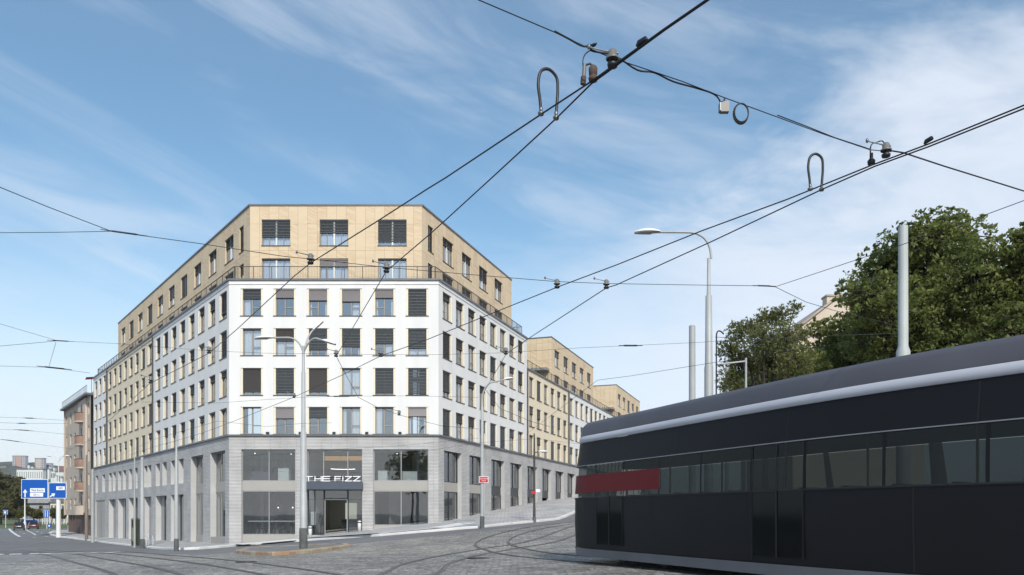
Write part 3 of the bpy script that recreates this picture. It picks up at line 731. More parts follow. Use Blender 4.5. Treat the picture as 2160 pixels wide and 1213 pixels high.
# --- grey base
bs = MB(); ZB = -4.2
fb = [(.93, 4.93, ZB, 4.83), (5.80, 9.90, ZB, 4.83), (10.73, 14.82, ZB, 4.83)]
wall(bs, FF, 0, 15.58, ZB, 5.82, fb, .32, 'ribbed_grey', 'ribbed_grey')
lb = [(.87, 4.5), (6.4, 9.85), (12, 16.1), (17.5, 21.5), (23.2, 26.2), (28.9, 33.0), (34.3, 38.3), (39.6, 43.4), (45.7, 51.5)]
lo = []
for i, (a, b) in enumerate(lb):
    if i < 2: lo.append((-b, -a, ZB, 4.83))
    else:
        lo.append((-b, -a, ZB, 1.75)); lo += [(-a-1.55, -a, 2.7, 4.84), (-b, -b+1.55, 2.7, 4.84)]
wall(bs, FL, -52.9, 0, ZB, 5.82, lo, .75, 'ribbed_grey', 'stone_light')
ro = [(.98+4.9*k, .98+4.9*k+3.3, ZB, 4.83) for k in range(18)]
wall(bs, FR, 0, 92, ZB, 5.82, ro, .55, 'ribbed_grey', 'stone_light')
bs.build('ribbed_base_wall', bld)
eg = MB(); eg.box(FL, -52.95, -52.905, 0, 12, ZB, 17.38, 'cream_render'); eg.build('end_wall', bld)
def shop(F, u0, u1, z0, z1, w_, muls, m='mullion', gm='shop_glass', extra=None, name='shop_window'):
    mb = MB(); f = .06
    bars_ = [(u0, u0+f, z0, z1), (u1-f, u1, z0, z1), (u0+f, u1-f, z0, z0+f), (u0+f, u1-f, z1-f, z1)]+[(u0+(u1-u0)*q-.03, u0+(u1-u0)*q+.03, z0+f, z1-f) for q in muls]
    for a, b, c, d in bars_: mb.box(F, a, b, w_-.05, w_+.03, c, d, m)
    o = mb.build(name, bld)
    pn = MB(); P = F.pt; pn.face([P(u0+f, w_, z0+f), P(u1-f, w_, z0+f), P(u1-f, w_, z1-f), P(u0+f, w_, z1-f)], gm)
    p = pn.build('pane', None); p.parent = o; p.matrix_parent_inverse = o.matrix_world.inverted(); p.location = (0, 0, 0)
    # pane mesh is in world space while the frame's origin is the building's base
    for v in p.data.vertices: v.co = v.co-Vector(BASE)
    p.matrix_parent_inverse = Matrix(); return o
def panel(F, u0, u1, z0, z1, w0, w1, m, name):
    mb = MB(); mb.box(F, u0, u1, w0, w1, z0, z1, m); return mb.build(name, bld)
for i, (a, b, zb) in enumerate(((.93, 4.93, -1.52), (10.73, 14.82, -.82))):
    shop(FF, a, b, 2.48, 4.83, .22, [.5]); shop(FF, a, b, zb, 1.76, .22, [.5])
    panel(FF, a+.002, b-.002, 1.763, 2.477, .15, .34, 'panel_taupe', 'spandrel_panel'); panel(FF, a+.002, b-.002, ZB, zb-.003, .15, .34, 'panel_taupe', 'plinth_panel')
shop(FF, 5.80, 9.90, 2.47, 4.83, .26, [.29, .73], 'mullion')
cn = MB(); cn.box(FF, 5.72, 9.98, -.75, .30, 1.83, 2.39, 'panel_dark'); cn.build('entrance_canopy', bld)
# THE FIZZ in wide strokes on the canopy
def strokes(mb, segs, ox, oz, sx_, sz_, t):
    for si, a in enumerate(segs):
        p = [Vector((ox+x*sx_, 0, oz+z*sz_)) for x, z in a]
        for i in range(len(p)-1):
            d = (p[i+1]-p[i]).normalized(); n_ = Vector((-d.z, 0, d.x))*t/2; e = d*t/2
            q = [p[i]-e-n_, p[i+1]+e-n_, p[i+1]+e+n_, p[i]-e+n_]
            mb.prism([(v.x, v.z) for v in q], -.72-.004*si, -.64, 'letter_white', FF)
GL = {'T': [[(0,1),(1,1)],[(.5,1),(.5,0)]], 'H': [[(0,0),(0,1)],[(1,0),(1,1)],[(0,.5),(1,.5)]], 'E': [[(1,1),(0,1)],[(0,0),(1,0)],[(0,.5),(.95,.5)],[(0,0),(0,1)]],
      'F': [[(1,1),(0,1)],[(0,.5),(.9,.5)],[(0,0),(0,1)]], 'I': [[(0,0),(0,1)]], 'Z': [[(0,1),(1,1)],[(1,1),(0,0)],[(0,0),(1,0)]]}
for ch, x, wd in (('T',5.82,.56),('H',6.57,.46),('E',7.14,.52),('F',8.04,.42),('I',8.62,.0),('Z',8.80,.46),('Z',9.40,.48)):
    mb = MB(); strokes(mb, GL[ch], x, 2.45, wd, .33, .058); o = mb.build('sign_letter', bld); o['label'] = 'white sign letter '+ch
shop(FF, 5.80, 7.02, -1.55, 1.84, .30, [.42], 'mullion_dark', name='entrance_glazing'); shop(FF, 8.78, 9.90, -1.55, 1.84, .30, [], 'mullion_dark', name='entrance_glazing')
shop(FF, 7.02, 8.78, 1.15, 1.84, .30, [], 'mullion_dark', name='entrance_glazing')
dr = MB(); bars2 = [(7.04,7.10,-1.55,1.14),(8.70,8.76,-1.55,1.14),(7.10,8.70,1.07,1.14)]
for a, b, c, d in bars2: dr.box(FF, a, b, .27, .34, c, d, 'mullion')
dr.build('sliding_door_frame', bld)
panel(FF, 5.80, 9.90, ZB, -1.553, .05, .4, 'stone_light', 'threshold')
panel(FF, 5.80, 9.90, 1.10, 1.15, .36, .42, 'mullion_dark', 'transom')
# interior of the ground and first floor, front
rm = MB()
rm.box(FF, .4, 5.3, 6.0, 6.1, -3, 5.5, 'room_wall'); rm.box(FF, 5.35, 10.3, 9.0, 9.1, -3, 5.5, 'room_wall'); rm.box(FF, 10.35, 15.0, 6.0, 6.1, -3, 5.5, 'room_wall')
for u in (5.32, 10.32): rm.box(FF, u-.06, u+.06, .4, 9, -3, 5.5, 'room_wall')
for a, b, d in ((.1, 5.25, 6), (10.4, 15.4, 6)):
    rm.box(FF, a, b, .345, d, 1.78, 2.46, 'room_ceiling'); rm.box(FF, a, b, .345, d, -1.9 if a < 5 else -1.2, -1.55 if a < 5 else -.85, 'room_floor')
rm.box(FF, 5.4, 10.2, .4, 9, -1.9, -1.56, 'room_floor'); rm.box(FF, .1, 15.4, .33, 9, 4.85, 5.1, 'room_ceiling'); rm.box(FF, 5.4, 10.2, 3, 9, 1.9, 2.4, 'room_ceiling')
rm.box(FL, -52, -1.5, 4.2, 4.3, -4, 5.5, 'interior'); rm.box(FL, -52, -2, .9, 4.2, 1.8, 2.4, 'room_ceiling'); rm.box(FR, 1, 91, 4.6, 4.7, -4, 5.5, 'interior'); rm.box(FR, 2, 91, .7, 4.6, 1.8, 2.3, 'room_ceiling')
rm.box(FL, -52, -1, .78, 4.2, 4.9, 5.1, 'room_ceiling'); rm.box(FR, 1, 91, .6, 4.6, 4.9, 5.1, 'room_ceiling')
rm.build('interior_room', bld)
# shop windows of the two side streets
for i, (a, b) in enumerate(lb):
    if i < 2:
        shop(FL, -b, -a, 2.48, 4.83, .5, [.35, .7]); shop(FL, -b, -a, -1.75, 1.76, .5, [.35, .7]); panel(FL, -b+.003, -a-.003, 1.763, 2.477, .42, .6, 'panel_taupe', 'spandrel_panel')
        panel(FL, -b+.003, -a-.003, ZB, -1.753, .02 if i == 0 else .42, .6, 'panel_taupe', 'plinth_panel')
    else:
        if i < 8:
            m_ = -b+(b-a)*.30; shop(FL, m_, -a, -4.1, 1.75, .55, [.5], 'mullion_dark'); panel(FL, -b+.003, m_-.003, ZB, 1.748, .50, .6, 'panel_infill', 'infill_panel')
        else: panel(FL, -b+.003, -a-.003, ZB, 1.748, .1, .5, 'panel_taupe', 'garage_door')
        for u in (-a-1.55, -b):
            panel(FL, u+.003, u+.5, 2.703, 4.837, .45, .6, 'panel_infill', 'infill_panel'); shop(FL, u+.51, u+1.547, 2.7, 4.84, .5, [], 'mullion_dark')
for k in range(18):
    a = .98+4.9*k; g0 = gz(FR.pt(a+1.6, 0, 0).x, FR.pt(a+1.6, 0, 0).y)+.13
    shop(FR, a, a+3.3, 2.48, 4.83, .4, [.5], 'mullion_dark')
    if g0 < 1.2: shop(FR, a, a+3.3, g0, 1.76, .4, [.5], 'mullion_dark')
    if k < 2: panel(FR, a+.003, a+3.297, 1.763, 2.477, .34, .5, 'panel_taupe', 'spandrel_panel')
    elif g0 < 2.4: panel(FR, a+.003, a+3.297, 1.763, 2.477, .38, .5, 'mullion_dark', 'spandrel_panel')
def inner_part(name, mb): return mb.build(name, bld)
mb = MB(); mb.box(FF, 5.9, 9.8, 5, 5.1, 4.35, 4.7, 'warm_panel'); inner_part('warm_light_panel', mb)
mb = MB(); mb.box(FF, 7.15, 8.1, 7.0, 7.06, -.55, .95, 'screen_glow'); inner_part('lit_wall_panel', mb)
# ring lamp
c = FF.pt(8.0, 2.2, 3.55); mb = MB(); mb.tube([c+Vector((1.0*math.cos(a), .9*math.sin(a), 0)) for a in [i*math.pi/14 for i in range(29)]], .06, 'furniture_dark', 6, False)
mb.tube([c+Vector((.93*math.cos(a), .83*math.sin(a), -.03)) for a in [i*math.pi/14 for i in range(29)]], .02, 'lamp_glow', 6, False)
for a in (.5, 2.6, 4.7): mb.tube([c+Vector((1.0*math.cos(a), .9*math.sin(a), 0)), c+Vector((0, 0, 1.3))], .008, 'furniture_dark', 4)
inner_part('ring_lamp', mb)
mb = MB()
for u, w_ in ((1.5, 2), (2.6, 3), (3.6, 2), (4.4, 3.5), (11.4, 2), (13.2, 2.5), (14.2, 3)): mb.box(FF, u, u+.5, w_, w_+.12, 4.70, 4.76, 'furniture_dark')
for u, w_ in ((1.4, 1.6), (4.0, 2.2), (12.2, 2)): mb.blob(FF.pt(u, w_, 4.66), .05, .05, .03, 'lamp_glow', 8, 4)
inner_part('ceiling_lamps', mb)
mb = MB()
for u in (1.9, 3.1, 4.1):
    pts = [FF.pt(u+.17*math.cos(a), 5.8, .55+.17*math.sin(a)) for a in [math.pi*i/8 for i in range(9)]]; mb.tube(pts, .035, 'furniture_dark', 6); mb.blob(FF.pt(u, 5.8, .56), .05, .05, .05, 'lamp_glow', 8, 4)
inner_part('wall_lamps', mb)
# person standing inside the entrance
# ------------------------------------------------------------------ furniture seen through the ground floor glass
def simple(name, label, cat, loc, parts, group=None, rz=0):
    t = thing(name, label, cat, loc, group, rz)
    for n, mb in parts: mb.build(n, t, True)
    return t
a = MB(); a.box(WF, -1.05, 1.05, -.35, .35, 0, 1.12, 'furniture_dark'); b = MB(); b.box(WF, -1.1, 1.1, -.4, .4, 1.12, 1.18, 'room_floor')
simple('reception_desk', 'dark reception desk at the back of the lit entrance lobby', 'desk', FF.pt(8.05, 6.6, -1.555), [('counter', a), ('desk_top', b)])
a = MB(); a.box(WF, -1.85, 1.85, -.35, .35, 1.0, 1.06, 'furniture_white'); leg = MB(); leg.box(WF, -.04, .04, -.04, .04, 0, 1.0, 'furniture_dark')
t = simple('long_table', 'long high table with a pale top behind the lower left shop window', 'table', FF.pt(2.95, 1.3, -1.549), [('table_top', a)])
for x in (-1.7, 0, 1.7): child('leg', leg.mesh('leg'), t, (x, 0, 0))
def chair(loc, label, rz=0, m_='furniture_dark'):
    s_ = MB(); s_.box(WF, -.24, .24, -.24, .24, .42, .5, m_); k = MB(); k.grid([[(-.24+.48*j/6, .22+.05*math.cos(j/6*math.pi*2), zz) for j in range(7)] for zz in (.5, .68, .86)], m_); k.grid([[(-.24+.48*j/6, .26+.05*math.cos(j/6*math.pi*2), zz) for j in range(7)] for zz in (.5, .68, .86)], m_)
    l = MB()
    for x in (-.2, .2):
        for y in (-.2, .2): l.tube([(x*.8, y*.8, .42), (x*1.15, y*1.15, 0)], .016, 'furniture_white', 6)
    return simple('chair', label, 'chair', loc, [('seat', s_), ('backrest', k), ('leg_frame', l)], 'chairs inside the corner window', rz)
chair(FF.pt(1.75, 1.9, -1.549), 'dark chair nearest the left edge of the lower left shop window', 2.8)
chair(FF.pt(2.45, 2.1, -1.549), 'dark chair just left of the middle bar of the lower left shop window', 3.5)
chair(FF.pt(3.35, 2.0, -1.549), 'dark chair just right of the middle bar of the lower left shop window', 3.0)
chair(FF.pt(4.2, 2.1, -1.549), 'dark chair nearest the lamp pole in the lower left shop window', 3.4)
a = MB(); a.box(WF, -.8, .8, -.4, .4, .05, .42, 'panel_dark'); b = MB(); b.box(WF, -.8, .8, .3, .45, .42, .8, 'panel_dark'); c = MB(); c.box(WF, .62, .8, -.4, .3, .42, 1.1, 'panel_dark')
simple('sofa', 'dark grey sofa in the upper left shop window', 'sofa', FF.pt(1.95, 1.4, 2.463), [('seat', a), ('backrest', b), ('armrest', c)])
def cabinet(u, lab, wd=.8, h=1.0):
    a = MB(); a.box(WF, -wd/2, wd/2, -.3, .3, 0, h, 'furniture_white'); b = MB(); b.box(WF, -wd/2-.02, wd/2+.02, -.32, .32, h, h+.04, 'furniture_white')
    simple('cabinet', lab, 'cabinet', FF.pt(u, 1.3, 2.463), [('body', a), ('top', b)], 'white cabinets on the first floor')
cabinet(3.75, 'white cabinet with a plant behind the upper left shop window'); cabinet(11.25, 'left white cabinet behind the upper right shop window', .7, .8); cabinet(13.3, 'right white cabinet behind the upper right shop window', 1.1, .75)
def pot(u, z, lab):
    t = thing('potted_plant', lab, 'plant', FF.pt(u, 1.3, z), 'potted plants on the cabinets')
    p = MB(); p.lathe([(0,0),(.09,0),(.12,.2),(.1,.2)], (0,0,0), 'furniture_dark', 10); p.build('pot', t, True)
    f = MB(); r_ = random.Random(int(u*10))
    for i in range(26):
        a = r_.uniform(0, 6.3); e = r_.uniform(.2, 1.4); L = r_.uniform(.2, .42); d = Vector((math.cos(a)*math.cos(e), math.sin(a)*math.cos(e), math.sin(e)))
        s_ = Vector((-d.y, d.x, 0))*.045; o = Vector((0, 0, .2)); f.face([o, o+d*L*.5+s_, o+d*L, o+d*L*.5-s_], 'leaf_plain')
    f.build('leaves', t, True)
mat('leaf_plain', (.05, .09, .03), .7, var=.3)
pot(3.75, 3.505, 'small plant on the white cabinet in the upper left shop window'); pot(12.3, 2.463, 'plant between the cabinets in the upper right shop window')
# person inside the entrance, walking skeleton grown with a skin modifier
def person(name, label, loc, rz, coat, pose=0):
    J = {'pel':(0,0,.95,.13),'wai':(0,.01,1.12,.125),'che':(0,.01,1.33,.155),'nek':(0,0,1.5,.06),'hea':(0,-.02,1.62,.09),'top':(0,-.01,1.74,.07),
         'hl':(-.1,0,.9,.1),'kl':(-.11,-.03,.5,.065),'al':(-.11,.0,.09,.045),'tl':(-.12,-.16,.035,.04),
         'hr':(.1,0,.9,.1),'kr':(.12,-.02,.5,.065),'ar':(.13,.06,.09,.045),'tr':(.14,-.1,.035,.04),
         'sl':(-.19,.0,1.42,.065),'el':(-.25,.03,1.13,.05),'wl':(-.25,-.06,.88,.035),'fl':(-.24,-.09,.78,.03),
         'sr':(.19,.0,1.42,.065),'er':(.25,.03,1.13,.05),'wr':(.24,-.08,.88,.035),'fr':(.23,-.11,.78,.03)}
    E_ = [('pel','wai'),('wai','che'),('che','nek'),('nek','hea'),('hea','top'),('pel','hl'),('hl','kl'),('kl','al'),('al','tl'),('pel','hr'),('hr','kr'),('kr','ar'),('ar','tr'),
          ('che','sl'),('sl','el'),('el','wl'),('wl','fl'),('che','sr'),('sr','er'),('er','wr'),('wr','fr')]
    ks = list(J); me = bpy.data.meshes.new('body'); me.from_pydata([J[k][:3] for k in ks], [(ks.index(a), ks.index(b)) for a, b in E_], [])
    o = bpy.data.objects.new('body', me); sc.collection.objects.link(o); md = o.modifiers.new('skin', 'SKIN')
    for i, k in enumerate(ks): me.skin_vertices[0].data[i].radius = (J[k][3], J[k][3]*.85); me.skin_vertices[0].data[i].use_root = (k == 'pel')
    s_ = o.modifiers.new('sub', 'SUBSURF'); s_.levels = 2; s_.render_levels = 2
    dg = bpy.context.evaluated_depsgraph_get(); m2 = bpy.data.meshes.new_from_object(o.evaluated_get(dg)); bpy.data.objects.remove(o)
    m2.name = 'body'; m2.materials.clear(); m2.materials.append(M[coat]); m2.materials.append(M['skin']); m2.materials.append(M['trousers'])
    for p in m2.polygons:
        p.use_smooth = True; z = p.center.z
        p.material_index = 1 if (1.53 < z < 1.68 and p.center.y < .03) or (z < .84 and abs(p.center.x) > .2) else 2 if z < .9 else 0
    t = thing(name, label, 'person', loc, None, rz); b = child('body', m2, t)
    h = MB(); h.blob((0, .015, 1.70), .092, .10, .09, 'hair'); h.build('hair', t, True); return t
mat('skin', (.45, .28, .2), .6); mat('trousers', (.02, .022, .03), .8); mat('hair', (.02, .015, .01), .8); mat('coat_dark', (.02, .035, .05), .8)
bpy.context.view_layer.update()
person('person', 'person in dark clothes standing inside the glazed entrance left of the door', FF.pt(6.55, 1.6, -1.555), .2, 'coat_dark')
a = MB(); a.box(WF, -.2, .2, -.02, .02, .75, 1.75, 'letter_white'); b = MB(); b.box(WF, -.03, .03, -.03, .03, 0, .75, 'mullion_dark'); b.box(WF, -.25, .25, -.2, .2, 0, .03, 'mullion_dark')
simple('poster_stand', 'white poster stand inside the entrance glass beside the lamp pole', 'stand', FF.pt(6.02, 1.0, -1.555), [('poster', a), ('stand', b)])
for u, lab in ((6.1, 'white bin at the left foot of the entrance glass'), (9.75, 'white bin at the right foot of the entrance glass')):
    a = MB(); a.lathe([(0,0),(.13,0),(.13,.75),(.0,.78)], (0,0,0), 'furniture_white', 14); b = MB(); b.lathe([(.135,.6),(.14,.6),(.14,.68),(.135,.68)], (0,0,0), 'mullion_dark', 14)
    simple('ash_bin', lab, 'bin', FF.pt(u, -.25, gz(FF.pt(u,-.25,0).x, 57.5)+.13), [('body', a), ('band', b)], 'bins at the entrance')
# ------------------------------------------------------------------ poles and lamps
mat('pole_grey', (.40, .415, .41), .55, metal=.1, var=.06, vscale=2, bump=.1)
mat('pole_base', (.09, .095, .09), .8, var=.3, vscale=3)
mat('pole_green', (.44, .47, .45), .55, var=.08, vscale=2)
mat('pole_brown', (.20, .17, .14), .7, var=.1)
mat('lamp_shell', (.78, .78, .77), .4); mat('lamp_lens', (.32, .32, .30), .25)
mat('black_rubber', (.015, .018, .022), .45); mat('wire_metal', (.025, .028, .032), .4, metal=.5); mat('porcelain', (.17, .165, .155), .4); mat('clamp_metal', (.17, .18, .18), .4, metal=.6)
mat('rust', (.10, .065, .05), .8)
def lamp_head(parent, tip, d, L=.75, up_=0, name='lamp_head'):
    d = Vector(d).normalized(); a = MB(); s_ = Vector((-d.y, d.x, 0)).normalized(); n_ = s_.cross(d)*-1
    if n_.z < 0: n_ = -n_
    rows = []; rows2 = []
    for i in range(9):
        t = i/8; wd = .17*math.sin(math.pi*min(1, .12+t*.86))**.6; hh = .12*math.sin(math.pi*min(1, .1+t*.88))**.7; c = Vector(tip)+d*(L*t)
        rows.append([c+s_*(wd*math.cos(k*math.pi/8))+n_*(hh*math.sin(k*math.pi/8)) for k in range(9)]); rows2.append([c+s_*(wd*.92*math.cos(k*math.pi/8))-n_*(.07*math.sin(k*math.pi/8)*(1 if t > .25 else .3)) for k in range(9)])
    a.grid(rows, 'lamp_shell'); b = MB(); b.grid(rows2, 'lamp_lens')
    o = a.build(name, parent, True); c = b.build('lens', o, True); return o
def street_lamp(loc, segs, arms, label, group=None, mt='pole_grey', base=None, name='street_lamp'):
    t = thing(name, label, 'street lamp', loc, group); p = MB()
    p.tube([(0,0,-.3)]+[(0,0,z) for z, r in segs], [segs[0][1]]+[r for z, r in segs], mt, 14); p.build('pole', t, True)
    if base: b = MB(); b.lathe([(segs[0][1]+.03,-.3),(segs[0][1]+.03,base-.04),(segs[0][1]+.002,base)], (0,0,0), 'pole_base', 14); b.build('pole_base', t, True)
    for pts, L in arms:
        q = MB(); q.tube(pts, .042, mt, 8); q.build('arm', t, True); lamp_head(t, pts[-1], Vector(pts[-1])-Vector(pts[-2]), L)
    return t
p = onground(640, 1157, .14); H = lambda py, y: (HY-py)/FPX*y
y = p.y; s = y/FPX
def rel(px, py, p): return Vector(((px-HX)/FPX*p.y-p.x, 0, H(py, p.y)-p.z))
top = rel(643, 735, p); zb = rel(640, 1040, p).z; zm = rel(642, 785, p).z
J1 = (0, 0, rel(643, 745, p).z); def_arm = lambda *q: q
street_lamp(p, [(zb, 7.3*s), (zb+.02, 6.3*s), (rel(0,912,p).z, 6.1*s), (rel(0,911,p).z, 4.6*s), (zm, 4.2*s), (zm+.02, 3.2*s), (top.z, 2.8*s), (rel(643,730,p).z, 2.6*s)],
   [([Vector(v) for v in arc(J1, rel(632,712,p), rel(606,712,p))]+[rel(578, 712.5, p)], .9),
    (arc(J1, rel(645,703,p)+Vector((0,.3,0)), rel(656,692,p)+Vector((0,.4,0))), .65),
    ([Vector(v) for v in arc(J1, rel(655,714,p)+Vector((0,-.2,0)), rel(672,718,p)+Vector((0,-.4,0)))]+[rel(688, 724, p)+Vector((0,-.6,0))], .8)],
   'tall pale three armed street lamp standing on the traffic island before the entrance', None, 'pole_grey', .95)
def pole(px, py, pt, label, segs, mt='pole_grey', base=.6, arms=(), name='traction_pole', dz=.13, group='tram line poles', Y=None, cat='pole'):
    q = onground(px, py, dz) if Y is None else Vector(((px-HX)/FPX*Y, Y, gz((px-HX)/FPX*Y, Y)))
    t = thing(name, label, cat, q, group); m_ = MB(); sg = [(H(a, q.y)-q.z, r*q.y/FPX) for a, r in segs]
    m_.tube([(0,0,-.3)]+[(0,0,z) for z, r in sg], [sg[0][1]]+[r for z, r in sg], mt, 14); m_.build('pole', t, True)
    if base: b = MB(); b.lathe([(sg[0][1]+.025,-.3),(sg[0][1]+.025,base-.03),(sg[0][1]+.002,base)], (0,0,0), 'pole_base', 14); b.build('pole_base', t, True)
    if pt: c = MB(); c.blob((0,0,sg[-1][0]), sg[-1][1]*1.02, sg[-1][1]*1.02, .03, mt, 14, 4); c.build('cap', t, True)
    return t, q
pole(372, 1158, 1, 'pale pole with a dark foot standing nearest the building corner on the left street', [(1020, 4.0), (1018, 3.2), (960, 3.0), (958, 2.0), (920, 1.8)])
pole(300, 1153, 1, 'pale pole with cables beside the bicycle racks on the left street', [(1030, 4.4), (1028, 3.6), (965, 3.2)])
pole(284, 1152, 1, 'slim pole rising behind the grey green cabinet', [(1060, 2.2), (1000, 1.6), (965, 1.3)], base=0)
pole(195.5, 1142, 1, 'thick pale pole with a black cable in front of the last white bays', [(1060, 3.4), (990, 3.0)], base=0)
pole(182.5, 1138, 1, 'brown based pole beside the taupe apartment house', [(1060, 3.4), (1058, 2.4), (1010, 1.8), (960, 1.5)], 'pole_brown', base=0)
# cabinet, bicycle racks
q = onground(286, 1151, .13); mat('cabinet_green', (.19, .20, .15), .7, var=.15, vscale=2)
t = thing('cable_cabinet', 'round grey green cable cabinet at the foot of a slim pole', 'cabinet', q)
a = MB(); a.lathe([(0,0),(.32,0),(.32,2.1),(.35,2.1),(.35,2.2),(.1,2.28),(0,2.28)], (0,0,0), 'cabinet_green', 18); a.build('body', t, True)
b = MB(); b.box(WF, -.14, .14, -.335, -.30, .4, 1.5, 'cabinet_green'); b.build('door', t, True)
rk = None
for i, px in enumerate((310, 314, 318.5)):
    q = onground(px, 1149.5, .13); r_ = MB(); r_.tube([(-.02,-.35,0)]+[(0, .35*-math.cos(a), .45+.35*math.sin(a)) for a in [math.pi*k/10 for k in range(11)]]+[(-.02,.35,0)], .022, 'lamp_shell', 6)
    o = r_.build('bicycle_rack'); o.location = q; o.rotation_euler.z = .9; tag(o, ['leftmost of three white hooped bicycle racks on the pavement', 'middle one of three white hooped bicycle racks on the pavement', 'rightmost of three white hooped bicycle racks on the pavement'][i], 'bicycle rack', 'white bicycle racks')
# right street lamp with stop sign
t, q = pole(1017, 1110, 0, 'pale street lamp with a red stop plate on the right pavement', [(1030, 4.0), (1020, 3.9), (860, 3.0), (858, 2.1), (842, 1.9)], 'pole_grey', .62, name='street_lamp', group=None, cat='street lamp')
pts = arc(rel(1017, 845, q), rel(1018, 815, q), rel(1036, 807, q))+[rel(1062, 801.5, q)]
m_ = MB(); m_.tube(pts, .045, 'pole_grey', 8); m_.build('arm', t, True); lamp_head(t, pts[-1], pts[-1]-pts[-2], .62)
mat('sign_red', (.55, .02, .03), .5); mat('sign_blue', (.0, .09, .42), .45); mat('sign_white', (.85, .87, .9), .5); mat('sign_ink', (.05, .05, .06), .6)
q2 = q+rel(1020.5, 1012, q)+Vector((0, -.16, 0)); s = thing('stop_sign_plate', 'small red tram stop plate with white lettering on the right street lamp', 'sign', q2)
a = MB(); a.box(WF, -.29, .29, -.01, .02, -.20, .20, 'sign_white'); a.build('border', s, True); a = MB(); a.box(WF, -.26, .26, -.02, -.012, -.17, .17, 'sign_red'); a.build('plate', s, True)
text_mesh('lettering', 'ZASTÁVKA', .115, 'sign_white', s, (0, -.026, .05)); text_mesh('lettering', 'TRAM', .10, 'sign_white', s, (0, -.026, -.08))
# second right pole, dark
Y2 = 56.0
t, q = pole(1127, 1093, 1, 'thin dark grey pole with a lamp arm in front of the ground floor bays', [(1085, 3.0), (1060, 2.3), (960, 2.2), (915, 1.5)], 'rail_metal', .4, Y=Y2, dz=.13)
m_ = MB(); m_.tube([(0,0,rel(1127,955,q).z), (.35,-.1,rel(1127,953,q).z)], .03, 'rail_metal', 6); m_.build('arm', t, True); lamp_head(t, (.3,-.1,rel(1127,953,q).z), (1,-.1,0), .65)
s = MB(); s.box(WF, -.22, .1, -.10, -.07, rel(1127,1042,q).z, rel(1127,1036,q).z, 'sign_red'); s.box(WF, .12, .42, -.10, -.07, rel(1127,1038,q).z, rel(1127,1032,q).z, 'sign_white'); s.build('sign_plate', t, True)
# poles behind the tram
q = Vector(((1495-HX)/FPX*26, 26, gz(6.6, 26))); pp = lambda x, y_: rel(x, y_, q)
pts = arc(pp(1500, 545), pp(1500, 494), pp(1455, 490), 12)+[pp(1425, 489.5), pp(1392, 489.5)]
t = street_lamp(q, [(pp(0,775).z, .145), (pp(0,770).z, .125), (pp(0,624).z, .105), (pp(0,622).z, .065), (pp(0,545).z, .05)], [(pts, .85)], 'tall curved pale street lamp with a white head behind the tram', None, 'pole_grey', .6)
cbm = MB(); cbm.tube([pp(1508, 900)+Vector((0,-.16,0)), pp(1508.5, 712)+Vector((0,-.16,0))]+[v+Vector((0,-.16,0)) for v in arc(pp(1509,706), pp(1513,694), pp(1524,707.5))], .025, 'black_rubber', 6); cbm.build('cable', t, True)
pole(1460, 0, 1, 'plain stubby steel pole left of the curved street lamp behind the tram', [(900, 7), (688, 6.6)], 'pole_grey', 0, Y=24)
pole(1905, 0, 1, 'thick pale green stepped pole in front of the big tree', [(800, 14), (742, 14), (731, 10.2), (478, 9.6)], 'pole_green', 0, Y=17.4)
t, q = pole(1533.5, 0, 1, 'short stubby pole between the curved lamp and the small frame', [(900, 4), (776, 3.8)], 'pole_grey', 0, Y=31)
q = Vector(((1573-HX)/FPX*30, 30, gz(9, 30))); t = thing('signal_mast', 'thin mast with a side bar rising behind the tram', 'mast', q)
m_ = MB(); m_.tube([(0,0,0), rel(1573.5,755,q)], .045, 'pole_grey', 8); m_.build('mast', t, True); m_ = MB(); m_.tube([rel(1573,762,q), rel(1521,768,q)], .035, 'pole_grey', 8); m_.build('side_bar', t, True)
# ------------------------------------------------------------------ blue direction signs on their post
q = onground(123.5, 1131.5, .13)
t = thing('sign_post', 'thick white post carrying the two blue direction signs', 'post', q); m_ = MB(); m_.tube([(0,0,-.2), (0,0,rel(0,1053,q).z), (0,0,rel(0,1016,q).z)], [.29,.27,.2], 'lamp_shell', 14); m_.build('post', t, True)
m_ = MB(); z = rel(0, 1035, q).z; m_.tube([rel(46,1034,q)+Vector((0,.25,0)), rel(138,1034,q)+Vector((0,.25,0))], .07, 'pole_grey', 6); m_.build('cross_beam', t, True)
t2 = thing('street_lamp', 'thin white double headed street lamp above the blue signs', 'street lamp', Vector((q.x*(q.y+3)/q.y, q.y+3, q.z)), None)
z2 = H(968, q.y+3)-q.z; m_ = MB(); m_.tube([(0,0,-.2), (0,0,z2)], [.08,.05], 'lamp_shell', 8); m_.build('pole', t2, True)
for sgn in (-1, 1):
    m_ = MB(); pts = arc((0,0,z2-.5), (sgn*.1,0,z2+.5), (sgn*.8,0,z2+.4)); m_.tube(pts, .04, 'lamp_shell', 6); m_.build('arm', t2, True); lamp_head(t2, pts[-1], (sgn,0,0), .7)
def dsign(x0, y0, x1, y1, label, build):
    c = atd((x0+x1)/2, (y0+y1)/2, q.y-.42); s_ = q.y/FPX; w_, h_ = (x1-x0)*s_, (y1-y0)*s_
    t = thing('direction_sign', label, 'sign', c, 'blue direction signs')
    a = MB(); a.box(WF, -w_/2, w_/2, 0, .06, -h_/2, h_/2, 'sign_white'); a.build('border', t, True)
    a = MB(); e = .07; a.box(WF, -w_/2+e, w_/2-e, -.02, -.002, -h_/2+e, h_/2-e, 'sign_blue'); a.build('panel', t, True)
    build(t, s_, w_, h_)
def plate(t, x0, x1, z0, z1, txt):
    a = MB(); a.box(WF, x0, x1, -.035, -.021, z0, z1, 'sign_white'); o = a.build('text_plate', t, True)
    text_mesh('lettering', txt, (z1-z0)*.82, 'sign_ink', t, ((x0+x1)/2, -.04, (z0+z1)/2), sx_=.62)
